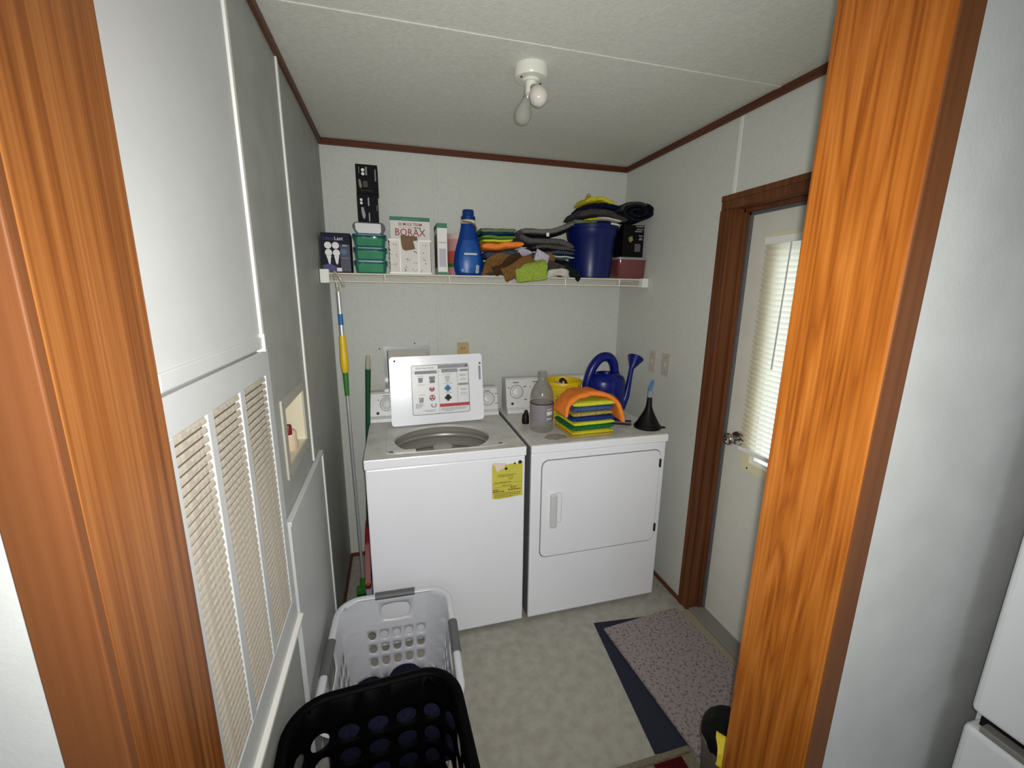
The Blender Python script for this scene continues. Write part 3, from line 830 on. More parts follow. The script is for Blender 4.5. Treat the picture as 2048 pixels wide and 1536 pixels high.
for (a, b, v) in [(0.10, 0.21, 0.775), (0.10, 0.22, 0.60), (0.13, 0.22, 0.40), (0.55, 0.69, 0.79), (0.55, 0.70, 0.60), (0.58, 0.68, 0.415), (0.84, 0.95, 0.765), (0.84, 0.95, 0.745), (0.85, 0.95, 0.475), (0.85, 0.95, 0.455),
                  (0.06, 0.20, 0.22), (0.06, 0.18, 0.20), (0.06, 0.20, 0.18), (0.06, 0.16, 0.16), (0.06, 0.14, 0.14), (0.18, 0.40, 0.085), (0.22, 0.38, 0.06), (0.49, 0.96, 0.105), (0.49, 0.94, 0.085), (0.49, 0.92, 0.065), (0.55, 0.70, 0.045)]:
    u = a
    while u < b:
        l = rl.uniform(0.015, 0.04); lines.append(rc(U(u), U(min(u + l, b)), V(v), V(v + 0.011))); u += l + 0.008
G('small_print', lines, M['greyink'])
G('ring_drawing', [[(U(0.365 + 0.05 * math.cos(t)), V(0.185 + 0.05 * math.sin(t))) for t in [PI * 0.75 + k * PI * 1.5 / 14 for k in range(15)]] + [(U(0.365 + 0.028 * math.cos(t)), V(0.185 + 0.028 * math.sin(t))) for t in [PI * 2.25 - k * PI * 1.5 / 14 for k in range(15)]]], M['greyink'])
discs('lid_bumper', [(0.026, lh - 0.020), (lw - 0.012, lh - 0.050)], 0.0052, M['ink'], lid, lidf, 0.0, 0.004)
discs('lid_bumper', [(U(0.955), V(0.955))], 0.0045, M['ink'], lid, lidf, 0.001, 0.003)
prints('serial_sticker', [rc(lw - 0.020, lw - 0.009, lh - 0.135, lh - 0.062)], M['greyink'], lid, lidf)
# console
def console(parent, x0, x1, yb0, zt_, knobs, dots, wide):
    prof = [(yb0, ZT + 0.001), (yb0 + 0.004, ZT + 0.018), (yb0 + 0.020, ZT + 0.030), (yb0 + 0.055, zt_ - 0.008), (yb0 + 0.066, zt_), (wyb, zt_ - 0.004), (wyb, ZT + 0.001)]
    bm = bmesh.new()
    A = [bm.verts.new((x0, y, z)) for y, z in prof]; Bv = [bm.verts.new((x1, y, z)) for y, z in prof]
    bm.faces.new(A); bm.faces.new(Bv[::-1])
    for i in range(len(prof)):
        j = (i + 1) % len(prof); bm.faces.new((A[i], Bv[i], Bv[j], A[j]))
    es = [e for e in bm.edges if len(e.link_faces) == 2 and e.calc_face_angle() > 0.6]
    bmesh.ops.bevel(bm, geom=es, offset=0.006, segments=2, affect='EDGES')
    c = obj('console', bm, M['console'], parent)
    p0 = Vector((0, yb0 + 0.020, ZT + 0.030)); p1 = Vector((0, yb0 + 0.055, zt_ - 0.008)); d = (p1 - p0); hh = d.length; dn = d.normalized(); nn = Vector((0, -dn.z, dn.y))
    f = lambda u, v, dd: Vector((u, 0, 0)) + p0 + dn * (v * hh) + nn * dd
    for ku, kv, kr in knobs:
        mt = axis_matrix(f(ku, kv, 0.0), nn)
        k = obj('knob', lathe(bmesh.new(), [(kr * 1.35, 0.0), (kr * 1.35, 0.003), (kr * 1.05, 0.004), (kr, 0.018), (kr * 0.8, 0.021), (0, 0.021)], 0, 0, 24, matrix=mt), M['console'], c, True)
        bm = bmesh.new(); box(bm, -0.003, 0.003, -kr * 0.8, kr * 0.8, 0.020, 0.027, 0.001)
        bmesh.ops.transform(bm, verts=bm.verts[:], matrix=mt)
        obj('knob_grip', bm, M['console'], c)
        obj('dial_ring', ring_band(bmesh.new(), circ(ku, kv, kr * 1.5, 28, kr * 1.5 / hh), circ(ku, kv, kr * 1.38, 28, kr * 1.38 / hh), f, 0.0, 0.0012), M['midgrey'], c)
    for du, dv in dots:
        discs('badge_dot', [(0, 0)], 0.008, M['ink'], c, lambda u, v, dd, du=du, dv=dv: f(du, dv, dd) + Vector((u, 0, 0)) + dn * v, 0, 0.0015)
    ln = []
    for ku, kv, kr in knobs:
        ln += [rc(ku - 0.02, ku + 0.015, 0.88, 0.92), rc(ku - kr * 1.9, ku - kr * 1.55, 0.70, 0.74), rc(ku + kr * 1.6, ku + kr * 2.2, 0.72, 0.76), rc(ku + kr * 1.6, ku + kr * 2.3, 0.25, 0.29)]
    prints('console_print', ln, M['midgrey'], c, f)
console(ws, wx0 + 0.004, wx1 - 0.004, 1.285, 1.062, [(0.262, 0.52, 0.024), (0.800, 0.52, 0.026)], [(0.215, 0.12)], True)
# yellow energy label with torn top, and its print
fw_ = fr_front(wyf + 0.006)
rl = random.Random(2)
tp = [(0.705 + 0.140 * k / 14, 0.826 + 0.012 * rl.random() + 0.008 * (k / 14) - (0.022 if 1 < k < 6 else 0)) for k in range(15)]
lbp = tp[::-1] + [(0.705, 0.676), (0.74, 0.672), (0.845, 0.681)]
obj('residue', poly_prism(bmesh.new(), [(0.703, 0.70), (0.74, 0.70), (0.74, 0.79), (0.775, 0.815), (0.77, 0.842), (0.735, 0.846), (0.715, 0.850), (0.702, 0.845)], fw_, 0, 0.0005), M['residue'], ws)
lab = obj('energy_label', poly_prism(bmesh.new(), lbp, fw_, 0, 0.0009), M['yellowlabel'], ws)
def bars(spec, seed, h):
    r_ = random.Random(seed); out_ = []
    for a, b, z in spec:
        u = a
        while u < b:
            l = r_.uniform(0.005, 0.014); out_.append(rc(u, min(u + l, b), z, z + h)); u += l + 0.0022
    return out_
o = prints('label_print', bars([(0.730, 0.815, 0.786), (0.732, 0.800, 0.779), (0.715, 0.79, 0.751), (0.750, 0.795, 0.735), (0.715, 0.835, 0.698), (0.715, 0.835, 0.690), (0.715, 0.80, 0.682)], 1, 0.0030), M['brownink'], lab, fw_, 0.0013, 0.0003)
prints('label_heavy_print', bars([(0.708, 0.735, 0.714), (0.708, 0.76, 0.706), (0.790, 0.815, 0.722), (0.778, 0.838, 0.712)], 3, 0.0055), M['brownink'], lab, fw_, 0.0013, 0.0003)
prints('label_mark', [circ(0.768, 0.8165, 0.007, 6), circ(0.808, 0.838, 0.005, 6), circ(0.832, 0.842, 0.009, 7)], M['ink'], lab, fw_, 0.0014, 0.0003)
prints('label_rule', [rc(0.709, 0.842, 0.7475, 0.7485), rc(0.709, 0.842, 0.7295, 0.7305)], M['brownink'], lab, fw_, 0.0013, 0.0003)
text('label_figure', '187', M['brownink'], lab, fw_, 0.788, 0.762, 0.012, 0.0013)

# ------------------------------------------------------------------ dryer
dx0, dx1 = 0.8824, 1.5854
dr = thing('clothes_dryer', 'white front-loading clothes dryer beside the washer with items on top', 'dryer', ((dx0 + dx1) / 2, 1.10, 0))
obj('cabinet', B(dx0 + 0.003, dx1 - 0.003, wyf + 0.006, wyb, 0.018, 0.872, 0.006), M['enamel'], dr)
obj('top_plate', B(dx0, dx1, wyf - 0.001, wyb, 0.874, ZT, 0.008, 3), M['enamel_top'], dr)
obj('side_panel', B(dx0 - 0.0008, dx0 + 0.004, wyf + 0.012, wyb - 0.001, 0.02, ZT - 0.012), mat('grey_side', rgb(120, 120, 124), 0.5), dr)  # grey sheet over the left side, darker than the cabinet
obj('top_rim', B(dx0, dx1, wyf - 0.004, wyf + 0.004, 0.876, ZT - 0.002, 0.003, 2), M['enamel'], dr)
for x in (dx0 + 0.05, dx1 - 0.05):
    for y in (wyf + 0.06, wyb - 0.06):
        obj('foot', lathe(bmesh.new(), [(0, 0), (0.02, 0), (0.02, 0.012), (0.01, 0.02), (0, 0.02)], x, y, 12), M['black'], dr)
fd = fr_front(wyf + 0.006)
da, db, dc, dd_ = 0.938, 1.552, 0.346, 0.834
obj('door_gap', ring_band(bmesh.new(), rrect(da - 0.004, db + 0.004, dc - 0.006, dd_ + 0.004, 0.034, 7), rrect(da + 0.003, db - 0.003, dc + 0.003, dd_ - 0.003, 0.031, 7), fd, 0, 0.0008), M['midgrey'], dr)
ddoor = obj('door', poly_prism(bmesh.new(), rrect(da, db, dc, dd_, 0.032, 7), fd, 0.0005, 0.005), M['enamel'], dr, True, angle=30)
fdd = fr_front(wyf + 0.006 - 0.005)
hd = obj('handle', B(0.978, 1.010, wyf - 0.022, wyf + 0.002, 0.502, 0.672, 0.008, 3), mat('handle_plastic', rgb(206, 206, 208), 0.4), ddoor)
obj('handle_recess', poly_prism(bmesh.new(), rrect(1.000, 1.036, 0.520, 0.670, 0.010, 4), fdd, 0.0, 0.0012), M['enamel'], ddoor)
obj('recess_outline', ring_band(bmesh.new(), rrect(1.000, 1.037, 0.519, 0.671, 0.010, 4), rrect(1.002, 1.0355, 0.5205, 0.6695, 0.009, 4), fdd, 0.0, 0.0020), mat('soft_grey_line', rgb(176, 176, 180), 0.5), ddoor)
for z in (0.745, 0.395):
    obj('hinge', B(db - 0.004, db + 0.005, wyf - 0.006, wyf + 0.006, z, z + 0.042, 0.001), M['dark'], dr)
console(dr, dx0 + 0.024, dx1 - 0.004, 1.285, 1.105, [(0.968, 0.56, 0.026), (1.085, 0.50, 0.020)], [(0.940, 0.14)], True)

rl = random.Random(8)
obj('detergent_stain', poly_prism(bmesh.new(), [(1.030 + (0.062 + 0.014 * rl.uniform(-1, 1)) * math.cos(2 * PI * k / 18), 0.868 + (0.040 + 0.009 * rl.uniform(-1, 1)) * math.sin(2 * PI * k / 18)) for k in range(18)], lambda u, v, d: Vector((u, v, ZT + d)), 0.0, 0.0006), mat('dried_stain', rgb(150, 140, 132), 0.45, col2=rgb(186, 182, 176), vscale=40), dr)

# ------------------------------------------------------------------ refrigerator at the right edge
rf = thing('refrigerator', 'white refrigerator edge at the far right of the near room', 'refrigerator', (1.78, -0.93, 0))
obj('body', B(1.46, 2.16, -1.35, -0.475, 0.03, 1.70, 0.01), M['fridge'], rf)
obj('upper_door', B(1.40, 1.452, -1.35, -0.489, 0.775, 1.70, 0.012, 3), M['fridge'], rf)
obj('lower_door', B(1.398, 1.452, -1.35, -0.487, 0.06, 0.742, 0.012, 3), M['fridge'], rf)
obj('door_gasket', B(1.422, 1.459, -1.345, -0.500, 0.07, 1.69), M['black'], rf)
obj('top_trim', B(1.399, 1.43, -1.35, -0.510, 0.744, 0.757, 0.003), M['galv'], rf)

# ------------------------------------------------------------------ wire shelf
sy = 1.245; sz = 1.660
sh = thing('wire_shelf', 'white wire shelf along the back wall above the washer and dryer', 'shelf', (W / 2, sy, sz))
def rod(n, a, b, r, m=None):
    return obj(n, tube(bmesh.new(), [a, b], r, 8), m or M['wire'], sh, True)
rod('front_top_rail', (0.004, sy, sz - 0.003), (W - 0.004, sy, sz - 0.003), 0.0040)
rod('front_bottom_rail', (0.004, sy, sz - 0.038), (W - 0.004, sy, sz - 0.038), 0.0035)
rod('back_rail', (0.004, D - 0.012, sz - 0.004), (W - 0.004, D - 0.012, sz - 0.004), 0.0035)
rod('middle_rail', (0.004, 1.40, sz - 0.008), (W - 0.004, 1.40, sz - 0.008), 0.0035)
for x in (0.286, 0.590, 0.900, 1.206, 1.526):
    rod('lip_post', (x, sy, sz - 0.004), (x, sy, sz - 0.038), 0.0040)
bm = bmesh.new()
x = 0.02
while x < W - 0.01:
    tube(bm, [(x, sy, sz), (x, D - 0.012, sz)], 0.0016, 5); x += 0.0254
o = obj('deck_wires', bm, M['wire'], sh); o['kind'] = 'stuff'
for x0, x1 in ((0.002, 0.042), (W - 0.040, W - 0.002)):
    br = obj('end_bracket', B(x0, x1, sy - 0.012, sy + 0.030, sz - 0.046, sz + 0.016 if x0 < 0.5 else sz + 0.004, 0.003), M['white'], sh)

# ------------------------------------------------------------------ rugs and mat on the floor
def slab_poly(name, pts, z0, z1, m, parent=None, origin=None):
    bm = bmesh.new()
    poly_prism(bm, pts, lambda u, v, d: Vector((u, v, d)), z0, z1)
    bmesh.ops.bevel(bm, geom=[e for e in bm.edges], offset=min(0.003, (z1 - z0) * 0.35), segments=2, affect='EDGES')
    return obj(name, bm, m, parent, origin=origin)
nv = slab_poly('floor_mat', [(1.132, 0.081), (1.595, 0.040), (1.652, 0.641), (1.192, 0.687)], 0.0005, 0.005, M['mat_navy'], origin=(1.39, 0.36, 0))
tag(nv, 'flat dark navy mat showing beneath the speckled mat', 'mat')
sp = slab_poly('door_mat', [(1.266, 0.029), (1.690, 0.064), (1.640, 0.664), (1.217, 0.632)], 0.006, 0.018, M['mat_grey'], origin=(1.45, 0.35, 0.006))
tag(sp, 'speckled pinkish grey carpet mat in front of the exterior door', 'mat')
rg = thing('area_rug', 'patterned olive and dark red rug at the threshold below the doorway', 'rug', (0.9, -0.2, 0))
obj('pile', B(0.52, 1.262, -0.42, 0.074, 0.0005, 0.008, 0.002), F['rugbase'], rg)
obj('border', B(0.52, 1.262, 0.056, 0.0755, 0.001, 0.0095, 0.002), F['rugbeige'], rg)
for x0, x1, y0, y1 in ((1.105, 1.215, -0.08, 0.050), (0.80, 0.91, -0.08, 0.050), (0.955, 1.06, -0.22, -0.10)):
    obj('red_motif', B(x0, x1, y0, y1, 0.004, 0.0088, 0.0015), F['rugred'], rg)
for x0, x1, y0, y1 in ((1.215, 1.262, -0.42, 0.05), (1.062, 1.10, -0.42, 0.05)):
    obj('beige_motif', B(x0 + 0.002, x1 - 0.001, y0, y1, 0.004, 0.0086, 0.0015), F['rugbeige'], rg)
# ------------------------------------------------------------------ laundry baskets
def basket(root, m, grip_m, cx, cy, hx, hy, z0, zt, taper, cr, nx, ny, nc, rows, rot=0.0, hole=(0.72, 0.72), chole=True, shear=0.0):
    """open perforated tub: nx / ny columns of oval holes per side, nc per corner, rows = [(v0, v1, kind)]"""
    ca, sa = math.cos(rot), math.sin(rot)
    def P(s, v):
        k = taper + (1 - taper) * v
        X, Y, R_ = hx * k, hy * k, cr * (0.7 + 0.3 * v)
        side = int(s) % 8; t = s - int(s)
        sx, sy_ = X - R_, Y - R_
        if side == 0: p = (-sx + 2 * sx * t, -Y)
        elif side == 2: p = (X, -sy_ + 2 * sy_ * t)
        elif side == 4: p = (sx - 2 * sx * t, Y)
        elif side == 6: p = (-X, sy_ - 2 * sy_ * t)
        else:
            c = {1: (sx, -sy_, -90), 3: (sx, sy_, 0), 5: (-sx, sy_, 90), 7: (-sx, -sy_, 180)}[side]
            a_ = math.radians(c[2] + 90 * t); p = (c[0] + R_ * math.cos(a_), c[1] + R_ * math.sin(a_))
        z = z0 + (zt - z0) * v
        return Vector((cx + p[0] * ca - p[1] * sa, cy + p[0] * sa + p[1] * ca, z))
    bm = bmesh.new()
    def border(q):
        m_ = 4 * q; xs = [-1 + 2 * k / m_ for k in range(m_)]; ys = (-1, -.5, 0, .5)
        return [(x, -1) for x in xs] + [(1, y) for y in ys] + [(-x, 1) for x in xs] + [(-1, -y) for y in ys]
    for side in range(8):
        n = (nx, nc, ny, nc, nx, nc, ny, nc)[side]
        for r0, r1, hl in rows:
            ks = list(range(n + 1))
            if hl == 'grip' and side % 2 == 0: ks = [0] + list(range(n // 3, n - n // 3 + 1, n - 2 * (n // 3))) + [n]
            cuts = [k / n for k in ks]
            for i in range(len(cuts) - 1):
                sc, sh_ = side + (cuts[i] + cuts[i + 1]) / 2, (cuts[i + 1] - cuts[i]) / 2
                vc, vh = (r0 + r1) / 2, (r1 - r0) / 2
                def Q(a_, b_):
                    s = sc + a_ * sh_
                    if s >= side + 1: s = side + 1 - 1e-6
                    return P(s, vc + b_ * vh)
                bd = border(ks[i + 1] - ks[i])
                ov = [bm.verts.new(Q(a_, b_)) for a_, b_ in bd]
                big = hl == 'grip' and side % 2 == 0 and i == 1
                if (hl is True and (side % 2 == 0 or chole)) or big:
                    e = (0.90, 0.70) if big else hole
                    iv = []
                    for a_, b_ in bd:
                        l = math.hypot(a_, b_) ** (0.55 if big else 1.0); iv.append(bm.verts.new(Q(a_ / l * e[0] * (0.86 if big else 1), b_ / l * e[1])))
                    for k in range(len(bd)):
                        j = (k + 1) % len(bd); bm.faces.new((ov[k], ov[j], iv[j], iv[k]))
                else:
                    bm.faces.new(ov)
    bmesh.ops.remove_doubles(bm, verts=bm.verts[:], dist=0.0004)
    o = obj('tub_wall', bm, m, root, True, angle=50)
    so = o.modifiers.new('thickness', 'SOLIDIFY'); so.thickness = 0.0028; so.offset = 0
    bm = bmesh.new()                                  # floor of the basket
    bm.faces.new([bm.verts.new(P(k / 6.0, 0.0)) for k in range(48)]); bmesh.ops.solidify(bm, geom=bm.faces[:], thickness=0.003)
    obj('bottom', bm, m, root)
    rim = [P(k / 8.0, 1.0) for k in range(64)]        # rolled rim
    b = bmesh.new(); tube(b, [p + Vector((0, 0, -0.004)) for p in rim], 0.0125, 10, closed=True, flat=0.62)
    obj('rim', b, m, root, True)
    if grip_m:
        for side in (0, 2, 4, 6):
            w_ = 0.30 if side % 4 == 0 else 0.19
            pts = [P(side + 0.5 + w_ * (k / 6 - 0.5) * 2, 1.0) + Vector((0, 0, -0.003)) for k in range(7)]
            b = bmesh.new(); tube(b, pts, 0.0168, 10, flat=0.8)
            g = obj('handle', b, grip_m, root, True)
            g['label'] = 'dark grey soft handle'

wbk = thing('laundry_basket', 'pale grey laundry basket with dark grey handles by the left wall', 'laundry basket', (0.262, 0.385, 0))
basket(wbk, M['basket'], M['grip'], 0.262, 0.412, 0.216, 0.276, 0.004, 0.358, 0.80, 0.085, 5, 7, 1, [(0, 0.13, False), (0.13, 0.29, True), (0.29, 0.45, True), (0.45, 0.61, True), (0.61, 0.66, False), (0.66, 0.93, 'grip'), (0.93, 1.0, False)], rot=-0.03, hole=(0.66, 0.62), chole=False)
bbk = thing('laundry_basket', 'tall black laundry basket nearest the doorway with dark clothes inside', 'laundry basket', (0.235, -0.165, 0))
basket(bbk, M['blackbasket'], None, 0.238, -0.176, 0.212, 0.293, 0.004, 0.525, 0.84, 0.095, 3, 5, 2, [(0, 0.13, False), (0.13, 0.27, True), (0.27, 0.41, True), (0.41, 0.55, True), (0.55, 0.69, True), (0.69, 0.83, True), (0.83, 1.0, False)], rot=0.05, hole=(0.74, 0.66))

def cloth_thing(name, bm, m, label, cat, origin, group=None):
    o = obj(name, bm, m, None, True, origin=origin, angle=70)
    return tag(o, label, cat, group)

cloth_thing('folded_trousers', ribbon(bmesh.new(), [(0.11, 0.23, 0.29), (0.15, 0.27, 0.325), (0.19, 0.29, 0.315), (0.225, 0.29, 0.29)], (0.2, 1, 0.1), 0.09, 0.035, 0.018, 11, 3), F['navyclothes'], 'crumpled navy garment at the left in the pale basket behind the black rim', 'clothing', (0.18, 0.25, 0.29), 'navy clothes in the pale basket')
cloth_thing('folded_shirt', ribbon(bmesh.new(), [(0.245, 0.25, 0.29), (0.28, 0.285, 0.330), (0.335, 0.29, 0.335), (0.39, 0.25, 0.29)], (-0.2, 1, 0.0), 0.09, 0.035, 0.018, 12, 5), F['navyclothes'], 'crumpled navy garment on the right in the pale basket behind the black rim', 'clothing', (0.33, 0.23, 0.29), 'navy clothes in the pale basket')
cloth_thing('draped_garment', ribbon(bmesh.new(), [(0.27, 0.235, 0.322), (0.27, 0.185, 0.352), (0.268, 0.148, 0.376), (0.266, 0.122, 0.366), (0.265, 0.116, 0.320), (0.264, 0.122, 0.240), (0.262, 0.128, 0.165)], (1, 0.03, 0), 0.35, 0.010, 0.004, 14, 77, ns=34), F['navyclothes'], 'navy garment draped over the near rim of the pale basket', 'clothing', (0.27, 0.17, 0.165))
cloth_thing('clothes_heap', lump(bmesh.new(), (0.265, 0.258, 0.15), (0.16, 0.108, 0.145), 0.12, 2.6, 4, 0.012), F['navyclothes'], 'heap of navy clothes filling the near end of the pale basket', 'clothing', (0.26, 0.22, 0.012))
cloth_thing('dark_clothes', lump(bmesh.new(), (0.235, -0.20, 0.13), (0.145, 0.20, 0.13), 0.30, 2.4, 9, 0.012), F['navy'], 'heap of very dark navy clothes in the bottom of the black basket', 'clothing', (0.235, -0.2, 0.012))
cloth_thing('grey_garment', ribbon(bmesh.new(), [(0.17, -0.06, 0.235), (0.20, -0.02, 0.275), (0.235, -0.01, 0.285), (0.25, 0.03, 0.25)], (0.8, -0.6, 0.2), 0.05, 0.012, 0.010, 18, 6), F['greyclothes'], 'pale grey cloth lying on the dark clothes in the black basket', 'clothing', (0.21, -0.02, 0.235))

# ------------------------------------------------------------------ pole, broom beside the washer
def seg(root, name, a, b, t0, t1, r0, r1, m, n=4, s=12):
    a, b = Vector(a), Vector(b)
    P = [a.lerp(b, t0 + (t1 - t0) * k / n) for k in range(n + 1)]
    return obj(name, tube(bmesh.new(), P, [r0 + (r1 - r0) * k / n for k in range(n + 1)], s), m, root, True)
pa, pb = Vector((0.100, 1.165, 0.10)), Vector((0.073, 1.262, 1.575))
dp = thing('extension_pole', 'silver telescopic pole with yellow and green grip leaning in the left corner', 'pole', (0.10, 1.16, 0))
seg(dp, 'lower_tube', pa, pb, 0.0, 0.68, 0.0075, 0.0075, M['metal'])
seg(dp, 'green_collar', pa, pb, 0.665, 0.755, 0.010, 0.0135, M['green'])
obj('yellow_grip', tube(bmesh.new(), [pa.lerp(pb, 0.735 + 0.125 * k / 8) for k in range(9)], [0.011, 0.0155, 0.018, 0.0185, 0.0175, 0.016, 0.0155, 0.0155, 0.0145], 14), M['yellow2'], dp, True)
seg(dp, 'upper_tube', pa, pb, 0.855, 1.0, 0.0105, 0.0105, M['metal'])
seg(dp, 'blue_sticker', pa, pb, 0.895, 0.93, 0.0110, 0.0110, mat('blue_sticker', rgb(36, 110, 184), 0.5))
bm = bmesh.new(); tube(bm, smooth_path([pb + Vector((0, 0, -0.01)), pb + Vector((-0.004, -0.004, 0.035)), pb + Vector((-0.012, -0.008, 0.070)), pb + Vector((-0.010, -0.022, 0.086)), pb + Vector((0.004, -0.026, 0.078)), pb + Vector((0.022, -0.024, 0.044)), pb + Vector((0.028, -0.022, 0.022))], 5), [0.0075] * 5 + [0.0060] * 26, 10)
obj('hang_hook', bm, M['clip'], dp, True)
bm = bmesh.new()
lathe(bm, [(0, 0.118), (0.013, 0.118), (0.016, 0.09), (0.017, 0.07), (0.016, 0.05), (0, 0.05)], 0.099, 1.163, 14)
obj('head_socket', bm, M['green'], dp, True)
bm = B(0.064, 0.116, 1.148, 1.182, 0.028, 0.062, 0.006)
obj('brush_block', bm, M['green'], dp)
bm = bmesh.new()
for i in range(9):
    for j in range(4):
        x, y = 0.067 + 0.0052 * i, 1.152 + 0.0085 * j
        tube(bm, [(x, y, 0.03), (x + (i - 4) * 0.0004, y + (j - 1.5) * 0.003, 0.001)], 0.0022, 5)
o = obj('bristles', bm, M['dkgreen'], dp); o['kind'] = 'stuff'

bra, brb = Vector((0.131, 1.262, 0.33)), Vector((0.187, 1.262, 1.268))
br = thing('broom', 'dark green handled broom with red head wedged beside the washer', 'broom', (0.132, 1.25, 0))
seg(br, 'handle', bra, brb, 0.0, 0.935, 0.0070, 0.0130, M['dkgreen'])
seg(br, 'hang_cap', bra, brb, 0.93, 1.0, 0.0134, 0.010, M['clip'])
bm = bmesh.new()
prof = [(1.06, 0.115), (1.42, 0.115), (1.42, 0.145), (1.36, 0.31), (1.32, 0.36), (1.27, 0.36), (1.18, 0.30), (1.06, 0.145)]
poly_prism(bm, prof, lambda u, v, d: Vector((0.132 + d, u, v)), -0.013, 0.013)
bmesh.ops.bevel(bm, geom=bm.edges[:], offset=0.005, segments=2, affect='EDGES')
obj('head', bm, M['red'], br)
bm = bmesh.new()
for i in range(26):
    for j in range(3):
        y, x = 1.067 + 0.0136 * i, 0.124 + 0.008 * j
        tube(bm, [(x, y, 0.118), (x, y + (i - 13) * 0.0006, 0.003)], 0.0035, 5)
o = obj('bristles', bm, F['lilac'], br); o['kind'] = 'stuff'

# ------------------------------------------------------------------ things on the dryer
ZD = ZT + 0.0006
jx, jy = 1.000, 0.985
jg = thing('clear_jug', 'empty clear plastic jug without a cap at the front left of the dryer', 'jug', (jx, jy, ZD))
pr = [(0, 0.002), (0.050, 0.0), (0.057, 0.006), (0.058, 0.05), (0.0565, 0.055), (0.0565, 0.138), (0.058, 0.143), (0.058, 0.165), (0.053, 0.195), (0.043, 0.222), (0.030, 0.243), (0.0235, 0.252), (0.0225, 0.262), (0.0245, 0.264), (0.0245, 0.270), (0.0215, 0.272), (0.0215, 0.295), (0.0195, 0.296), (0.0195, 0.27), (0.021, 0.254), (0.028, 0.242), (0.041, 0.221), (0.051, 0.194), (0.056, 0.164)]
obj('bottle', lathe(bmesh.new(), [(r, z + ZD) for r, z in pr], jx, jy, 40), M['jug'], jg, True)
obj('label_band', lathe(bmesh.new(), [(0.0568, ZD + 0.056), (0.0572, ZD + 0.058), (0.0572, ZD + 0.136), (0.0568, ZD + 0.138)], jx, jy, 40), M['jugbrown'], jg, True)
obj('dark_ring', lathe(bmesh.new(), [(0.0574, ZD + 0.138), (0.0590, ZD + 0.139), (0.0590, ZD + 0.143), (0.0574, ZD + 0.144)], jx, jy, 40), M['ink'], jg, True)
bm = bmesh.new(); tube(bm, smooth_path([(jx + 0.020, jy - 0.035, ZD + 0.150), (jx + 0.036, jy - 0.040, ZD + 0.175), (jx + 0.035, jy - 0.034, ZD + 0.205), (jx + 0.018, jy - 0.026, ZD + 0.232)], 5), 0.006, 8)
obj('grip_ridge', bm, M['jug'], jg, True)
def cyl(cx_, cy_, r): return lambda u, v, d: Vector((cx_ + (r + d) * math.sin(u / r - 0.42), cy_ - (r + d) * math.cos(u / r - 0.42), v))
cj = cyl(jx, jy, 0.0572)
prints('label_patch', [[(0.030 + 0.036 * k / 8, ZD + 0.088) for k in range(9)] + [(0.066 - 0.036 * k / 8, ZD + 0.106) for k in range(9)]], M['whiteink'], jg, cj)
prints('label_print', [rc(0.030 + 0.008 * k, 0.036 + 0.008 * k, ZD + 0.066, ZD + 0.072) for k in range(4)] + [rc(0.032 + 0.009 * k, 0.039 + 0.009 * k, ZD + 0.114, ZD + 0.118) for k in range(4)], M['whiteink'], jg, cj)

cap = thing('plastic_cap', 'small black plastic cap standing left of the clear jug', 'clip', (0.953, 1.10, ZD))  # black item of unclear use, built as a spouted cap
obj('cap_body', lathe(bmesh.new(), [(0, ZD), (0.018, ZD), (0.020, ZD + 0.010), (0.017, ZD + 0.044), (0.012, ZD + 0.052), (0, ZD + 0.052)], 0.953, 1.10, 14), M['black'], cap, True)
obj('cap_spout', lathe(bmesh.new(), [(0, ZD + 0.050), (0.012, ZD + 0.051), (0.008, ZD + 0.070), (0, ZD + 0.072)], 0.956, 1.10, 12), M['black'], cap, True)

yx, yy = 1.186, 1.176
yb = thing('yellow_pail', 'yellow plastic pail holding a white cloth on the dryer', 'pail', (yx, yy, ZD))
obj('pail_wall', lathe(bmesh.new(), [(0, ZD), (0.080, ZD), (0.083, ZD + 0.004), (0.098, ZD + 0.185), (0.103, ZD + 0.188), (0.104, ZD + 0.203), (0.102, ZD + 0.206), (0.0985, ZD + 0.204), (0.0955, ZD + 0.190), (0.079, ZD + 0.006), (0, ZD + 0.005)], yx, yy, 48), M['yellow'], yb, True)
bm = bmesh.new(); poly_prism(bm, rrect(-0.030, 0.030, 0.10, 0.20, 0.004), lambda u, v, d: Vector((yx + 0.010 + u, yy - (0.082 + 0.016 * v / 0.19) - d, ZD + v)), -0.010, 0.006)
obj('pour_lip', bm, M['yellow'], yb)
cloth_thing('white_cloth', ribbon(bmesh.new(), [(yx - 0.060, yy + 0.010, ZD + 0.09), (yx - 0.045, yy + 0.02, ZD + 0.165), (yx - 0.02, yy + 0.01, ZD + 0.185), (yx + 0.005, yy - 0.005, ZD + 0.165), (yx + 0.012, yy - 0.01, ZD + 0.10)], (0.2, 1, 0), 0.08, 0.012, 0.008, 20, 8), F['offwhite'], 'white cloth crumpled inside the yellow pail', 'cloth', (yx - 0.03, yy, ZD + 0.09))
cloth_thing('brown_cloth', ribbon(bmesh.new(), [(yx + 0.025, yy + 0.03, ZD + 0.10), (yx + 0.005, yy + 0.045, ZD + 0.185), (yx + 0.028, yy + 0.04, ZD + 0.19), (yx + 0.045, yy + 0.03, ZD + 0.11)], (0.2, 1, 0), 0.05, 0.012, 0.006, 20, 9), F['dkbrown'], 'dark brown rag beside the white cloth in the yellow pail', 'cloth', (yx + 0.03, yy + 0.03, ZD + 0.10))

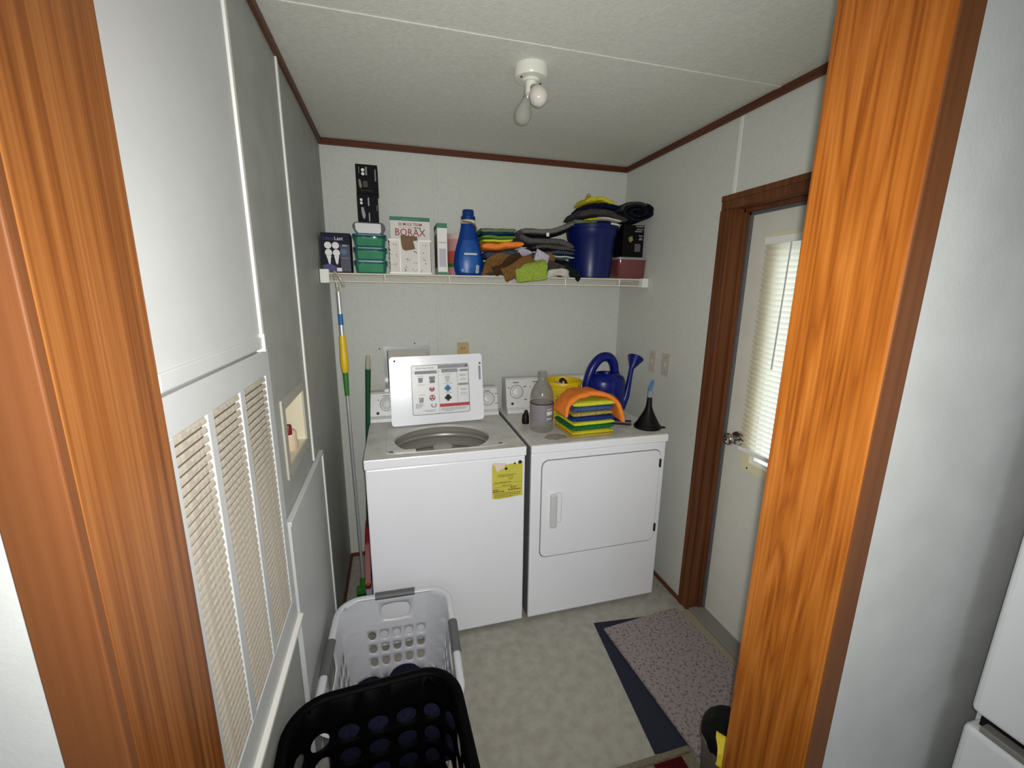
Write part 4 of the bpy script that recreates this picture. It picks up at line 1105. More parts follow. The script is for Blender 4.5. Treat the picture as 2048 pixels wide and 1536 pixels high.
gx, gy = 1.404, 1.108
wc = thing('watering_can', 'dark blue plastic watering can at the back of the dryer', 'watering can', (gx, gy, ZD))
pr = [(0, ZD), (0.100, ZD), (0.107, ZD + 0.006), (0.108, ZD + 0.15), (0.1065, ZD + 0.156), (0.107, ZD + 0.162), (0.106, ZD + 0.205), (0.098, ZD + 0.226), (0.074, ZD + 0.243), (0.056, ZD + 0.250), (0.052, ZD + 0.247), (0.050, ZD + 0.225), (0, ZD + 0.215)]
obj('tank', lathe(bmesh.new(), pr, gx, gy, 48, 1.0, 0.88), M['blue'], wc, True)
hp = smooth_path([(gx - 0.104, gy, ZD + 0.060), (gx - 0.112, gy, ZD + 0.140), (gx - 0.104, gy, ZD + 0.215), (gx - 0.078, gy, ZD + 0.285), (gx - 0.035, gy, ZD + 0.330), (gx + 0.012, gy, ZD + 0.332), (gx + 0.040, gy, ZD + 0.300), (gx + 0.052, gy, ZD + 0.255), (gx + 0.066, gy, ZD + 0.225)], 6)
obj('handle', tube(bmesh.new(), hp, [0.020 + 0.005 * math.sin(PI * i / (len(hp) - 1)) for i in range(len(hp))], 14), M['blue'], wc, True)
sp0, sp1 = Vector((gx + 0.098, gy - 0.01, ZD + 0.05)), Vector((gx + 0.148, gy - 0.01, ZD + 0.275))
obj('spout', tube(bmesh.new(), [sp0, sp0.lerp(sp1, 0.3) + Vector((0.012, 0, 0)), sp0.lerp(sp1, 0.7) + Vector((0.006, 0, 0)), sp1], [0.024, 0.019, 0.0135, 0.0125], 14), M['blue'], wc, True)
mt = axis_matrix(sp1 + Vector((-0.002, 0, -0.01)), (0.42, 0.20, 0.80))
obj('rose', lathe(bmesh.new(), [(0.0125, -0.004), (0.014, 0.006), (0.042, 0.062), (0.0445, 0.068), (0.040, 0.074), (0, 0.080)], 0, 0, 28, matrix=mt), M['blue'], wc, True)

fx, fy = 1.540, 0.892
fn = thing('funnel', 'black funnel standing upside down at the front right of the dryer', 'funnel', (fx, fy, ZD))
pr = [(0.066, ZD), (0.068, ZD + 0.003), (0.067, ZD + 0.012), (0.058, ZD + 0.020), (0.030, ZD + 0.072), (0.021, ZD + 0.092), (0.0150, ZD + 0.112), (0.0115, ZD + 0.158), (0.0095, ZD + 0.158), (0.0125, ZD + 0.112), (0.028, ZD + 0.070), (0.056, ZD + 0.018), (0.064, ZD + 0.004)]
obj('cone', lathe(bmesh.new(), pr, fx, fy, 36, close=True), M['black'], fn, True)
obj('hang_tab', B(fx + 0.045, fx + 0.083, fy - 0.038, fy - 0.018, ZD + 0.0, ZD + 0.006, 0.002), M['black'], fn)
nz = thing('blue_nozzle', 'light blue plastic nozzle tip standing in the top of the black funnel', 'nozzle', (fx, fy, ZD + 0.13))
bm = lathe(bmesh.new(), [(0, ZD + 0.135), (0.0080, ZD + 0.135), (0.0080, ZD + 0.159), (0.0125, ZD + 0.160), (0.0115, ZD + 0.192), (0.0100, ZD + 0.193), (0.0, ZD + 0.193)], fx, fy, 16)
obj('clear_sleeve', bm, clear('clear_sleeve', (0.8, 0.84, 0.88, 1), 0.4, 0.15, rgb(170, 176, 186)), nz, True)
bm = bmesh.new(); poly_prism(bm, [(-0.014, 0.190), (0.008, 0.190), (0.012, 0.215), (0.016, 0.238), (0.013, 0.246), (0.004, 0.240), (-0.008, 0.214)], lambda u, v, d: Vector((fx + u, fy - d, ZD + v)), -0.006, 0.006)
bmesh.ops.bevel(bm, geom=bm.edges[:], offset=0.002, segments=2, affect='EDGES')
obj('blade_tip', bm, M['lightblue'], nz)

wand = thing('black_wand', 'slim dark wand lying on the dryer behind the folded cloths', 'wand', (1.30, 1.00, ZD))
obj('shaft', tube(bmesh.new(), [(1.135, 1.070, ZD + 0.010), (1.30, 1.02, ZD + 0.011), (1.37, 0.990, ZD + 0.013), (1.472, 0.935, ZD + 0.015)], [0.008, 0.009, 0.012, 0.014], 12), M['mauve'], wand, True)
obj('tip', tube(bmesh.new(), [(1.120, 1.0745, ZD + 0.010), (1.137, 1.0694, ZD + 0.010)], [0.006, 0.0085], 12), M['black'], wand, True)

# folded cloths on the dryer, bottom to top
stack = [('gold', 0.014, 'golden yellow folded cloth at the very bottom of the dryer stack'), ('yel', 0.017, 'bright yellow folded cloth just above the golden one on the dryer'), ('greenf', 0.025, 'dark green folded cloth in the lower part of the dryer stack'),
         ('lime', 0.020, 'lime yellow folded cloth lying on the dark green one'), ('royal', 0.024, 'royal blue folded cloth in the middle of the dryer stack'), ('tanmix', 0.022, 'mixed tan and yellow folded cloth above the royal blue one'),
         ('bluec', 0.026, 'slate blue folded cloth near the top of the dryer stack'), ('lime', 0.024, 'lime yellow folded cloth directly beneath the orange one')]
z = ZD + 0.0016
for i, (c, h, labl) in enumerate(stack):
    r_ = random.Random(i + 3)
    sh_ = r_.uniform(-0.006, 0.006); an = 0.05 + r_.uniform(-0.04, 0.04); w_ = 0.222 + r_.uniform(-0.012, 0.01)
    y0 = 0.818 + r_.uniform(0, 0.008); x_ = 1.203 + sh_
    bm = ribbon(bmesh.new(), [(x_, y0, z + h / 2), (x_ - 0.002, y0 + 0.07, z + h / 2), (x_ - 0.006, y0 + 0.13, z + h / 2), (x_ - 0.010, y0 + 0.205, z + h / 2)], (1, an, 0), w_, h * 1.0, 0.0014, 16, i + 1)
    cloth_thing('folded_cloth', bm, F[c], labl, 'cloth', (x_, y0 + 0.1, z), 'folded cloths on the dryer')
    z += h
bm = ribbon(bmesh.new(), [(1.050, 0.868, z - 0.060), (1.070, 0.873, z - 0.008), (1.112, 0.885, z + 0.017), (1.185, 0.900, z + 0.032), (1.255, 0.900, z + 0.018), (1.320, 0.890, z - 0.014), (1.346, 0.865, z - 0.100)], (0, 1, 0), 0.15, 0.026, 0.012, 17, 12)
cloth_thing('orange_cloth', bm, F['orange'], 'orange cloth draped loosely over the folded stack on the dryer', 'cloth', (1.2, 0.9, z))

# ------------------------------------------------------------------ things on the wire shelf
ZS = sz + 0.0024
fs = lambda y: fr_front(y)
# bulb carton
b = thing('bulb_carton', 'navy carton picturing four white light bulbs at the left end of the shelf', 'box', (0.075, 1.33, ZS))
obj('carton', B(0.012, 0.138, 1.282, 1.382, ZS, 1.840, 0.001, 1), M['navybox'], b)
f = fs(1.282)
prints('bulb_picture', [circ(0.040, 1.784, 0.0155, 18), circ(0.073, 1.784, 0.0155, 18), circ(0.041, 1.752, 0.0155, 18), circ(0.075, 1.751, 0.0155, 18), [(0.030, 1.7375), (0.052, 1.7375), (0.049, 1.724), (0.047, 1.706), (0.043, 1.698), (0.038, 1.706), (0.035, 1.724)], [(0.064, 1.7365), (0.086, 1.7365), (0.083, 1.724), (0.080, 1.706), (0.075, 1.698), (0.070, 1.706), (0.067, 1.724)]], M['whiteink'], b, f)
prints('violet_patch', [[(0.013, 1.666), (0.080, 1.666), (0.080, 1.684), (0.045, 1.704), (0.013, 1.694)]], M['violet'], b, f, 0.0005, 0.0003)
prints('code_patch', [rc(0.073, 0.094, 1.668, 1.684)], M['whiteink'], b, f, 0.0009)
prints('info_panel', [rc(0.091, 0.134, 1.668, 1.790)], mat('deep_navy_panel', rgb(34, 40, 62), 0.5), b, f, 0.0005, 0.0003)
prints('glow_patch', [circ(0.108, 1.757, 0.014, 16)], M['tealink'], b, f, 0.0010)
text('lettering', 'Last', M['whiteink'], b, f, 0.088, 1.808, 0.016, 0.0009)
text('lettering', 'Ultra', M['dimblue'], b, f, 0.044, 1.807, 0.016, 0.0009)
text('wattage', '60w', M['whiteink'], b, f, 0.113, 1.781, 0.008, 0.0010)
prints('small_print', [rc(0.096 + 0.008 * k, 0.102 + 0.008 * k, 1.727, 1.7295) for k in range(4)], M['greyink'], b, f, 0.0010)
# stacked food tubs
tubl = ['clear food tub with green lid at the bottom of the stack on the shelf', 'clear food tub with green lid in the middle of the stack on the shelf', 'clear food tub with green lid at the top of the stack on the shelf']
def food_tub(x0, x1, y0, y1, z0, z1):
    r = thing('food_tub', tubl[0], 'food container', ((x0 + x1) / 2, (y0 + y1) / 2, z0), 'green-lidded food tubs on the shelf')
    cx_, cy_ = (x0 + x1) / 2, (y0 + y1) / 2
    def ring(k, z): return [(cx_ + (u - cx_) * k, cy_ + (v - cy_) * k, z) for u, v in rrect(x0, x1, y0, y1, 0.022, 5)]
    bm = bmesh.new(); L_ = [ring(0.86, z0), ring(0.90, z0 + 0.004), ring(0.965, z1 - 0.012), ring(1.0, z1 - 0.011), ring(1.0, z1 - 0.008)]
    V_ = [[bm.verts.new(p) for p in q] for q in L_]; n = len(V_[0])
    bm.faces.new(V_[0][::-1])
    for k in range(len(V_) - 1):
        for i in range(n): bm.faces.new((V_[k][i], V_[k][(i + 1) % n], V_[k + 1][(i + 1) % n], V_[k + 1][i]))
    obj('tub', bm, M['cleartub'], r, True)
    bm = bmesh.new(); poly_prism(bm, rrect(x0 + 0.001, x1 - 0.001, y0 + 0.001, y1 - 0.001, 0.022, 5), lambda u, v, d: Vector((u, v, d)), z1 - 0.008, z1 - 0.001)
    obj('lid', bm, mat('teal_lid', rgb(24, 96, 118), 0.3), r)
    bm = bmesh.new(); poly_prism(bm, rrect(cx_ - 0.056, cx_ + 0.056, z0 + 0.006, z1 - 0.016, 0.006), lambda u, v, d: Vector((u, y0 - d, v)), -0.030, -0.010)
    obj('green_insert', bm, M['lidgreen'], r)
    for s in (-1, 1):
        bm = B(cx_ + s * 0.075 - 0.003, cx_ + s * 0.075 + 0.003, cy_ - 0.03, cy_ + 0.03, z1 - 0.022, z1 - 0.001, 0.002)
        obj('clip', bm, M['clearpan'], r)
    return r
zt0 = ZS
ft = food_tub(0.148, 0.300, 1.285, 1.400, zt0, zt0 + 0.060)
for k in (1, 2):
    c = ft.copy(); C.objects.link(c); c.location = ft.location + Vector((0, 0, 0.0602 * k)); c['label'] = tubl[k]
    for ch in list(ft.children): dup(ch, ch.location, c)
z = zt0 + 0.1806
pn = thing('white_lidded_tub', 'shallow clear tub with white card face on top of the green food tubs', 'food container', (0.224, 1.33, z))
bm = bmesh.new(); ff = fs(1.290)
poly_prism(bm, [(0.175, z + 0.0005), (0.276, z + 0.0005), (0.286, z + 0.006), (0.299, z + 0.030), (0.296, z + 0.042), (0.284, z + 0.052), (0.166, z + 0.052), (0.154, z + 0.042), (0.151, z + 0.030), (0.164, z + 0.006)], ff, -0.09, 0.0)
bmesh.ops.bevel(bm, geom=bm.edges[:], offset=0.003, segments=2, affect='EDGES')
obj('tub', bm, M['clearpan'], pn, True, angle=30)
bm = bmesh.new(); poly_prism(bm, [(0.176, z + 0.002), (0.272, z + 0.002), (0.279, z + 0.010), (0.279, z + 0.040), (0.274, z + 0.045), (0.168, z + 0.046), (0.163, z + 0.040), (0.166, z + 0.016)], ff, -0.02, 0.003)
obj('white_face', bm, mat('white_face', rgb(206, 206, 208), 0.35), pn)
z += 0.0528
for i, (x0, x1, h, lab_) in enumerate([(0.180, 0.271, 0.122, 'lower of two black cartons stacked on the shallow white tub'), (0.181, 0.276, 0.124, 'upper black carton with pale logo topmost on the left shelf stack')]):
    bb = thing('black_carton', lab_, 'box', ((x0 + x1) / 2, 1.33, z), 'black cartons on the shelf')
    y_ = 1.288 - i * 0.002
    obj('carton', B(x0, x1, y_, 1.38, z, z + h, 0.001, 1), M['darkcard'], bb)
    f = fs(y_)
    if i == 0:
        prints('pale_logo', [circ(x0 + 0.018, z + 0.095, 0.006), circ(x0 + 0.018, z + 0.081, 0.006)], M['whiteink'], bb, f)
        prints('side_print', [[(x0 + 0.016, z + 0.062), (x0 + 0.026, z + 0.064), (x0 + 0.034, z + 0.030), (x0 + 0.030, z + 0.012), (x0 + 0.022, z + 0.016), (x0 + 0.017, z + 0.04)]], M['greyink'], bb, f)
        prints('white_rule', [rc(x0 + 0.047, x0 + 0.053, z + 0.070, z + 0.106), rc(x0 + 0.048, x0 + 0.053, z + 0.002, z + 0.040), rc(x0 + 0.085, x0 + 0.087, z + 0.05, z + 0.075)], M['greyink'], bb, f)
    else:
        prints('pale_logo', [circ(x0 + 0.031, z + 0.100, 0.007), circ(x0 + 0.031, z + 0.084, 0.007)], M['whiteink'], bb, f)
        prints('side_print', [[(x0 + 0.010, z + 0.058), (x0 + 0.018, z + 0.060), (x0 + 0.024, z + 0.036), (x0 + 0.020, z + 0.020), (x0 + 0.012, z + 0.030)], rc(x0 + 0.041, x0 + 0.050, z + 0.078, z + 0.114), rc(x0 + 0.013, x0 + 0.016, z + 0.085, z + 0.112), rc(x0 + 0.082, x0 + 0.088, z + 0.055, z + 0.105)], M['midgrey'], bb, f)
        prints('dim_print', [rc(x0 + 0.029, x0 + 0.050, z + 0.028, z + 0.054), rc(x0 + 0.018, x0 + 0.070, z + 0.012, z + 0.014)], mat('dim_print', rgb(58, 56, 44), 0.6), bb, f)
    z += h + 0.0004
# borax box behind the patterned bin
b = thing('borax_box', 'white and green powder box with crimson lettering standing behind the patterned bin', 'box', (0.418, 1.45, ZS))
obj('carton', B(0.320, 0.517, 1.405, 1.470, ZS, 1.944, 0.001, 1), M['card'], b)
f = fs(1.405)
prints('green_band', [rc(0.320, 0.517, 1.926, 1.9445)], M['cardgreen'], b, f)
prints('band_print', [rc(0.378 + 0.011 * k, 0.386 + 0.011 * k, 1.932, 1.936) for k in range(8)], mat('pale_green_ink', rgb(96, 160, 130), 0.6), b, f, 0.0010)
text('lettering', '20 MULE TEAM', M['crimson'], b, f, 0.4185, 1.9035, 0.0135, 0.0009, bold=0.02, maxw=0.116)
text('lettering', 'BORAX', M['crimson'], b, f, 0.4175, 1.855, 0.034, 0.0009, bold=0.01, maxw=0.150)
prints('rule', [rc(0.362, 0.436, 1.8945, 1.8958)], M['crimson'], b, f)
prints('wagon_team', [[(x, 1.8935), (x + 0.002, 1.8965), (x + 0.008, 1.8965), (x + 0.010, 1.8935), (x + 0.008, 1.8915), (x + 0.002, 1.8915)] for x in (0.438, 0.450, 0.462)], M['ink'], b, f)
# patterned bin
pb_ = thing('patterned_bin', 'white framed storage bin with dark floral specks and brown card tag', 'storage bin', (0.413, 1.33, ZS))
bx0, bx1, by0, by1, bz1 = 0.309, 0.511, 1.278, 1.398, 1.828
bm = bmesh.new()
for a_ in ((bx0 + 0.003, bx1 - 0.003, by0 + 0.003, by0 + 0.005), (bx0 + 0.003, bx1 - 0.003, by1 - 0.005, by1 - 0.003), (bx0 + 0.003, bx0 + 0.005, by0 + 0.003, by1 - 0.003), (bx1 - 0.005, bx1 - 0.003, by0 + 0.003, by1 - 0.003)):
    box(bm, a_[0], a_[1], a_[2], a_[3], ZS + 0.002, bz1 - 0.010)
box(bm, bx0 + 0.003, bx1 - 0.003, by0 + 0.003, by1 - 0.003, ZS + 0.001, ZS + 0.004)
obj('liner', bm, M['floral'], pb_)
bars_ = [(bx0, bx1, by0, by0 + 0.006, ZS, ZS + 0.009), (0.358, 0.365, by0, by0 + 0.006, ZS + 0.009, bz1), (0.446, 0.4525, by0, by0 + 0.006, ZS + 0.009, bz1 - 0.003), (bx0 + 0.004, 0.358, by0, by0 + 0.006, bz1 - 0.013, bz1 - 0.003), (0.4525, bx1, by0, by0 + 0.006, bz1 - 0.014, bz1 - 0.004)]
for a_ in bars_: obj('frame_bar', B(*a_, 0.0012, 1), M['white'], pb_)
for x_ in (bx0, bx1 - 0.005):
    obj('side_frame', B(x_, x_ + 0.005, by0 + 0.006, by1, bz1 - 0.012, bz1 - 0.003, 0.001, 1), M['white'], pb_)
    for k in range(6): obj('side_rib', B(x_, x_ + 0.0045, by0 + 0.006, by1, ZS + 0.012 + 0.022 * k, ZS + 0.017 + 0.022 * k, 0.001, 1), M['white'], pb_)
f = fs(by0 + 0.003); rl = random.Random(11)
sp_ = []
for (u, v) in [(0.334, 1.800), (0.345, 1.798), (0.318, 1.770), (0.323, 1.752), (0.345, 1.752), (0.347, 1.742), (0.330, 1.705), (0.345, 1.710), (0.338, 1.696), (0.320, 1.706), (0.392, 1.735), (0.399, 1.732), (0.406, 1.730), (0.430, 1.770), (0.438, 1.765), (0.428, 1.717), (0.438, 1.715), (0.376, 1.692), (0.390, 1.694), (0.384, 1.678), (0.420, 1.684), (0.430, 1.676), (0.438, 1.680), (0.475, 1.800), (0.482, 1.797), (0.474, 1.765), (0.472, 1.735), (0.478, 1.728), (0.480, 1.712), (0.462, 1.680), (0.458, 1.676)]:
    for q in range(2):
        du, dv = rl.uniform(-0.003, 0.003), rl.uniform(-0.003, 0.003)
        sp_.append(circ(u + du, v + dv, rl.uniform(0.0010, 0.0026), 6))
prints('floral_specks', sp_, mat('floral_ink', rgb(72, 62, 62), 0.7), pb_, f)
prints('rose_speck', [circ(0.386, 1.684, 0.0035, 7), circ(0.384, 1.676, 0.0025, 6)], mat('dull_rose', rgb(160, 96, 104), 0.7), pb_, f, 0.0010)
bm = bmesh.new(); poly_prism(bm, [(0.367, 1.842), (0.445, 1.838), (0.445, 1.820), (0.424, 1.818), (0.433, 1.780), (0.414, 1.776), (0.386, 1.771), (0.374, 1.778), (0.369, 1.80)], fs(by0 - 0.001), 0.0, 0.0015)
obj('card_tag', bm, M['kraft'], pb_)
# second powder box, narrow side out
b = thing('borax_box', 'white powder box turned narrow side forward right of the patterned bin', 'box', (0.565, 1.36, ZS))
bm = B(0.541, 0.589, 1.284, 1.44, ZS, 1.906, 0.001, 1)
obj('carton', bm, M['card'], b)
f = fs(1.284)
prints('green_band', [rc(0.541, 0.589, 1.884, 1.9062), rc(0.541, 0.589, ZS, ZS + 0.014)], M['cardgreen'], b, f)
prints('side_green_band', [rc(1.284, 1.44, 1.884, 1.9062)], M['cardgreen'], b, fr_right(0.541))
prints('text_block', [rc(0.548, 0.583, 1.700, 1.788), rc(0.547, 0.585, 1.812, 1.820)], mat('pale_grey_print', rgb(188, 188, 196), 0.6), b, f)
prints('text_lines', [rc(0.549, 0.582, 1.705 + 0.0075 * k, 1.708 + 0.0075 * k) for k in range(11)], mat('grey_lines', rgb(168, 168, 178), 0.6), b, f, 0.0010)
prints('side_print', [rc(1.31, 1.42, 1.70, 1.86)], mat('brown_side_print', rgb(96, 84, 70), 0.6), b, fr_right(0.541))
# pink tub
pk = thing('pink_tub', 'pink round tub with pale lid half hidden behind the blue detergent bottle', 'tub', (0.674, 1.450, ZS))
obj('tub', lathe(bmesh.new(), [(0, ZS), (0.058, ZS), (0.060, ZS + 0.003), (0.066, ZS + 0.190), (0.0, ZS + 0.190)], 0.674, 1.450, 40), M['pink'], pk, True)
obj('lid', lathe(bmesh.new(), [(0.0685, ZS + 0.186), (0.0695, ZS + 0.190), (0.0695, ZS + 0.210), (0.067, ZS + 0.214), (0.0, ZS + 0.214), (0, ZS + 0.186)], 0.674, 1.450, 40), M['pinklid'], pk, True)
obj('coral_band', lathe(bmesh.new(), [(0.0622, ZS + 0.060), (0.0628, ZS + 0.062), (0.0652, ZS + 0.125), (0.0646, ZS + 0.126)], 0.674, 1.450, 40), M['coral'], pk, True)
obj('green_band', lathe(bmesh.new(), [(0.0616, ZS + 0.045), (0.0624, ZS + 0.046), (0.0632, ZS + 0.064), (0.0626, ZS + 0.065)], 0.674, 1.450, 40), M['green'], pk, True)
# detergent bottle
ex, ey = 0.700, 1.315
db_ = thing('detergent_bottle', 'blue laundry detergent bottle with measuring cap on the shelf', 'bottle', (ex, ey, ZS))
pr = [(0, ZS), (0.064, ZS), (0.068, ZS + 0.003), (0.072, ZS + 0.020), (0.0765, ZS + 0.055), (0.0755, ZS + 0.078), (0.070, ZS + 0.110), (0.060, ZS + 0.150), (0.050, ZS + 0.185), (0.042, ZS + 0.215), (0.037, ZS + 0.240), (0.0355, ZS + 0.262), (0.034, ZS + 0.268), (0, ZS + 0.268)]
obj('body', lathe(bmesh.new(), pr, ex, ey, 44, 1.0, 0.62), M['detergent'], db_, True)
obj('neck_collar', lathe(bmesh.new(), [(0.0335, ZS + 0.250), (0.0375, ZS + 0.252), (0.0375, ZS + 0.266), (0.033, ZS + 0.270)], ex, ey, 32, 1.0, 0.8), M['cream'], db_, True)
obj('cap', lathe(bmesh.new(), [(0, ZS + 0.269), (0.0355, ZS + 0.269), (0.0355, ZS + 0.285), (0.0290, ZS + 0.289), (0.0275, ZS + 0.314), (0.025, ZS + 0.317), (0, ZS + 0.317)], ex, ey, 32, 1.0, 0.9), M['bluecap'], db_, True)
bm = bmesh.new(); tube(bm, smooth_path([(ex - 0.034, ey - 0.025, ZS + 0.258), (ex + 0.005, ey - 0.034, ZS + 0.254), (ex + 0.032, ey - 0.024, ZS + 0.238), (ex + 0.040, ey - 0.004, ZS + 0.212)], 5), 0.0042, 8)
obj('tan_tie', bm, M['kraft'], db_, True)
def det(u, v, d):
    rr = None
    zz = v - ZS
    for (ra, za), (rb_, zb) in zip(pr, pr[1:]):
        if za - ZS <= zz <= zb - ZS and zb > za:
            t = (zz - (za - ZS)) / (zb - za); rr = ra + (rb_ - ra) * t
    a_ = u / 0.076
    rr = (rr or 0.07) + d
    return Vector((ex + rr * math.sin(a_), ey - (rr * 0.62) * math.cos(a_), v))
def grid_patch(name, u0, u1, v0, v1, m, parent, d=0.0010, nu=12, nv=10, edge=lambda t: 1.0):
    bm = bmesh.new(); g = [[bm.verts.new(det((u0 + u1) / 2 + (u1 - u0) * (i / nu - 0.5) * edge(j / nv), v0 + (v1 - v0) * j / nv, d)) for i in range(nu + 1)] for j in range(nv + 1)]
    for j in range(nv):
        for i in range(nu): bm.faces.new((g[j][i], g[j][i + 1], g[j + 1][i + 1], g[j + 1][i]))
    return obj(name, bm, m, parent, True)
grid_patch('label', -0.060, 0.060, ZS + 0.012, ZS + 0.170, M['detlabel'], db_, edge=lambda t: 1.0 if t < 0.7 else 1 - (t - 0.7) * 0.8)
prints('white_band', [rc(-0.030 + 0.009 * k, -0.023 + 0.009 * k, ZS + 0.099, ZS + 0.108) for k in range(8)], M['whiteink'], db_, det, 0.0018)
prints('label_print', [rc(-0.034 + 0.011 * k, -0.026 + 0.011 * k, ZS + 0.086 - 0.009 * j, ZS + 0.089 - 0.009 * j) for k in range(7) for j in range(6)], mat('pale_blue_ink', rgb(70, 136, 206), 0.5), db_, det, 0.0017)
prints('barcode', [rc(0.032, 0.049, ZS + 0.012, ZS + 0.050)], M['whiteink'], db_, det, 0.0018)
prints('barcode_lines', [rc(0.035, 0.046, ZS + 0.015 + 0.0052 * k, ZS + 0.0172 + 0.0052 * k) for k in range(7)], M['ink'], db_, det, 0.0024)
prints('recycle_mark', [circ(-0.040, ZS + 0.024, 0.008, 10)], mat('pale_blue_mark', rgb(120, 160, 210), 0.5), db_, det, 0.0018)

# cloths on the shelf: a folded stack, two thick grey mats, crumpled rags
def strip(name, pts, w_, t_, c, lab_, cat='cloth', wd=(0, 1, 0), amp=0.005, seed=0, group='cloths on the shelf', freq=18):
    bm = ribbon(bmesh.new(), pts, wd, w_, t_, amp, freq, seed)
    zz = min(v.co.z for v in bm.verts); xm = sum(p[0] for p in pts) / len(pts); ym = sum(p[1] for p in pts) / len(pts)
    return cloth_thing(name, bm, F[c], lab_, cat, (xm, ym, zz), group)
strip('patterned_cloth', [(0.775, 1.36, 1.705), (0.85, 1.36, 1.706), (0.95, 1.36, 1.705), (1.06, 1.36, 1.702)], 0.17, 0.068, 'speck', 'speckled grey and brown cloth at the bottom of the shelf pile', seed=21, amp=0.006)
strip('slate_cloth', [(0.775, 1.355, 1.765), (0.85, 1.355, 1.768), (0.93, 1.355, 1.778), (1.07, 1.355, 1.762)], 0.19, 0.038, 'slate', 'thick slate blue cloth under the orange one on the shelf', seed=22)
strip('orange_towel', [(0.762, 1.35, 1.806), (0.84, 1.35, 1.808), (0.90, 1.35, 1.815), (0.975, 1.35, 1.822)], 0.19, 0.036, 'orange', 'orange folded cloth in the shelf stack beside the detergent bottle', seed=23)
strip('lime_towel', [(0.764, 1.352, 1.833), (0.84, 1.352, 1.834), (0.92, 1.352, 1.841)], 0.18, 0.015, 'lime', 'thin lime folded cloth lying on the orange shelf cloth', seed=24)
strip('green_towel', [(0.762, 1.352, 1.850), (0.84, 1.352, 1.852), (0.935, 1.352, 1.858)], 0.18, 0.020, 'leaf', 'leaf green folded cloth under the teal one on the shelf', seed=25)
strip('teal_towel', [(0.762, 1.352, 1.867), (0.84, 1.352, 1.868), (0.935, 1.352, 1.873)], 0.18, 0.014, 'teal', 'dark teal folded cloth near the top of the shelf stack', seed=26)
strip('sage_towel', [(0.758, 1.355, 1.886), (0.82, 1.355, 1.884), (0.88, 1.355, 1.885), (0.938, 1.355, 1.891)], 0.18, 0.022, 'greygreen', 'sage green folded cloth topmost in the shelf stack', seed=27, amp=0.008)
strip('grey_mat', [(1.245, 1.350, 1.935), (1.20, 1.35, 1.912), (1.12, 1.35, 1.892), (1.02, 1.35, 1.888), (0.965, 1.35, 1.886)], 0.20, 0.030, 'ltgrey', 'upper grey folded bath mat curling up against the blue bucket', 'bath mat', seed=31, group='grey bath mats on the shelf')
strip('grey_mat_inner', [(1.238, 1.345, 1.920), (1.19, 1.345, 1.890), (1.11, 1.345, 1.868), (1.04, 1.345, 1.866), (0.985, 1.345, 1.868)], 0.20, 0.016, 'blackf', 'black underside layer folded between the two grey mats', 'bath mat', seed=33, amp=0.002)
strip('grey_mat', [(1.250, 1.350, 1.818), (1.18, 1.35, 1.838), (1.10, 1.35, 1.842), (1.02, 1.35, 1.842), (0.955, 1.35, 1.862)], 0.20, 0.036, 'grey', 'lower grey folded bath mat beneath the curled one on the shelf', 'bath mat', seed=32, group='grey bath mats on the shelf')
strip('fringed_mat', [(1.255, 1.345, 1.800), (1.18, 1.345, 1.812), (1.10, 1.345, 1.815), (1.02, 1.345, 1.806)], 0.20, 0.020, 'charcoal', 'charcoal ribbed mat under the grey bath mats on the shelf', 'bath mat', seed=34)
bm = bmesh.new()
for k in range(18):
    x_ = 1.045 + 0.0105 * k; zz = 1.812 + 0.004 * math.sin(k * 0.35)
    tube(bm, [(x_, 1.246, zz + 0.006), (x_ - 0.003, 1.2435, zz), (x_ - 0.005, 1.245, zz - 0.008)], 0.0022, 5)
fm = [o for o in bpy.data.objects if o.name.startswith('fringed_mat')][0]
o = obj('fringe', bm, F['ltgrey'], fm); o['kind'] = 'stuff'
obj('care_label', B(1.089, 1.104, 1.234, 1.237, 1.862, 1.880, 0.001, 1), M['white'], [o for o in bpy.data.objects if o.name.startswith('grey_mat_inner')][0])
strip('teal_cloth', [(1.075, 1.345, 1.782), (1.15, 1.345, 1.788), (1.255, 1.345, 1.784)], 0.19, 0.020, 'slate', 'blue grey cloth between the charcoal mat and the white one', seed=35)
strip('pale_cloth', [(1.095, 1.345, 1.772), (1.15, 1.345, 1.770), (1.255, 1.345, 1.764)], 0.19, 0.012, 'pale', 'white folded cloth beside the lower part of the blue bucket', seed=36)
strip('black_cloth', [(1.11, 1.345, 1.735), (1.17, 1.345, 1.728), (1.25, 1.345, 1.720)], 0.16, 0.055, 'blackf', 'black cloth stuffed beneath the white one next to the bucket', seed=37)
strip('black_sock', [(1.200, 1.272, 1.725), (1.230, 1.262, 1.702), (1.262, 1.246, 1.676), (1.285, 1.236, 1.652)], 0.030, 0.034, 'dkgreenf', 'black sock hanging over the shelf edge in front of the bucket', 'sock', wd=(0.55, 0.2, 0.8), seed=38, amp=0.003)
strip('tan_cloth', [(0.768, 1.268, 1.700), (0.815, 1.258, 1.722), (0.870, 1.254, 1.728), (0.925, 1.254, 1.715), (0.955, 1.258, 1.690)], 0.095, 0.016, 'brown', 'tan brown cloth spread at the shelf edge beside the detergent bottle', wd=(0.30, -0.25, 1), seed=41, amp=0.014, freq=12)
strip('dark_rag', [(0.815, 1.232, 1.678), (0.860, 1.230, 1.700), (0.905, 1.230, 1.735), (0.960, 1.236, 1.758)], 0.048, 0.016, 'dkbrown', 'dark brown rag in the folds right of the tan cloth', wd=(-0.6, -0.2, 0.8), seed=42, amp=0.010)
strip('brown_rag', [(0.858, 1.214, 1.664), (0.905, 1.210, 1.686), (0.960, 1.210, 1.718), (1.020, 1.220, 1.742)], 0.072, 0.018, 'brown', 'medium brown rag just left of the yellow green cloth on the shelf', wd=(-0.5, -0.15, 0.85), seed=43, amp=0.012, freq=14)
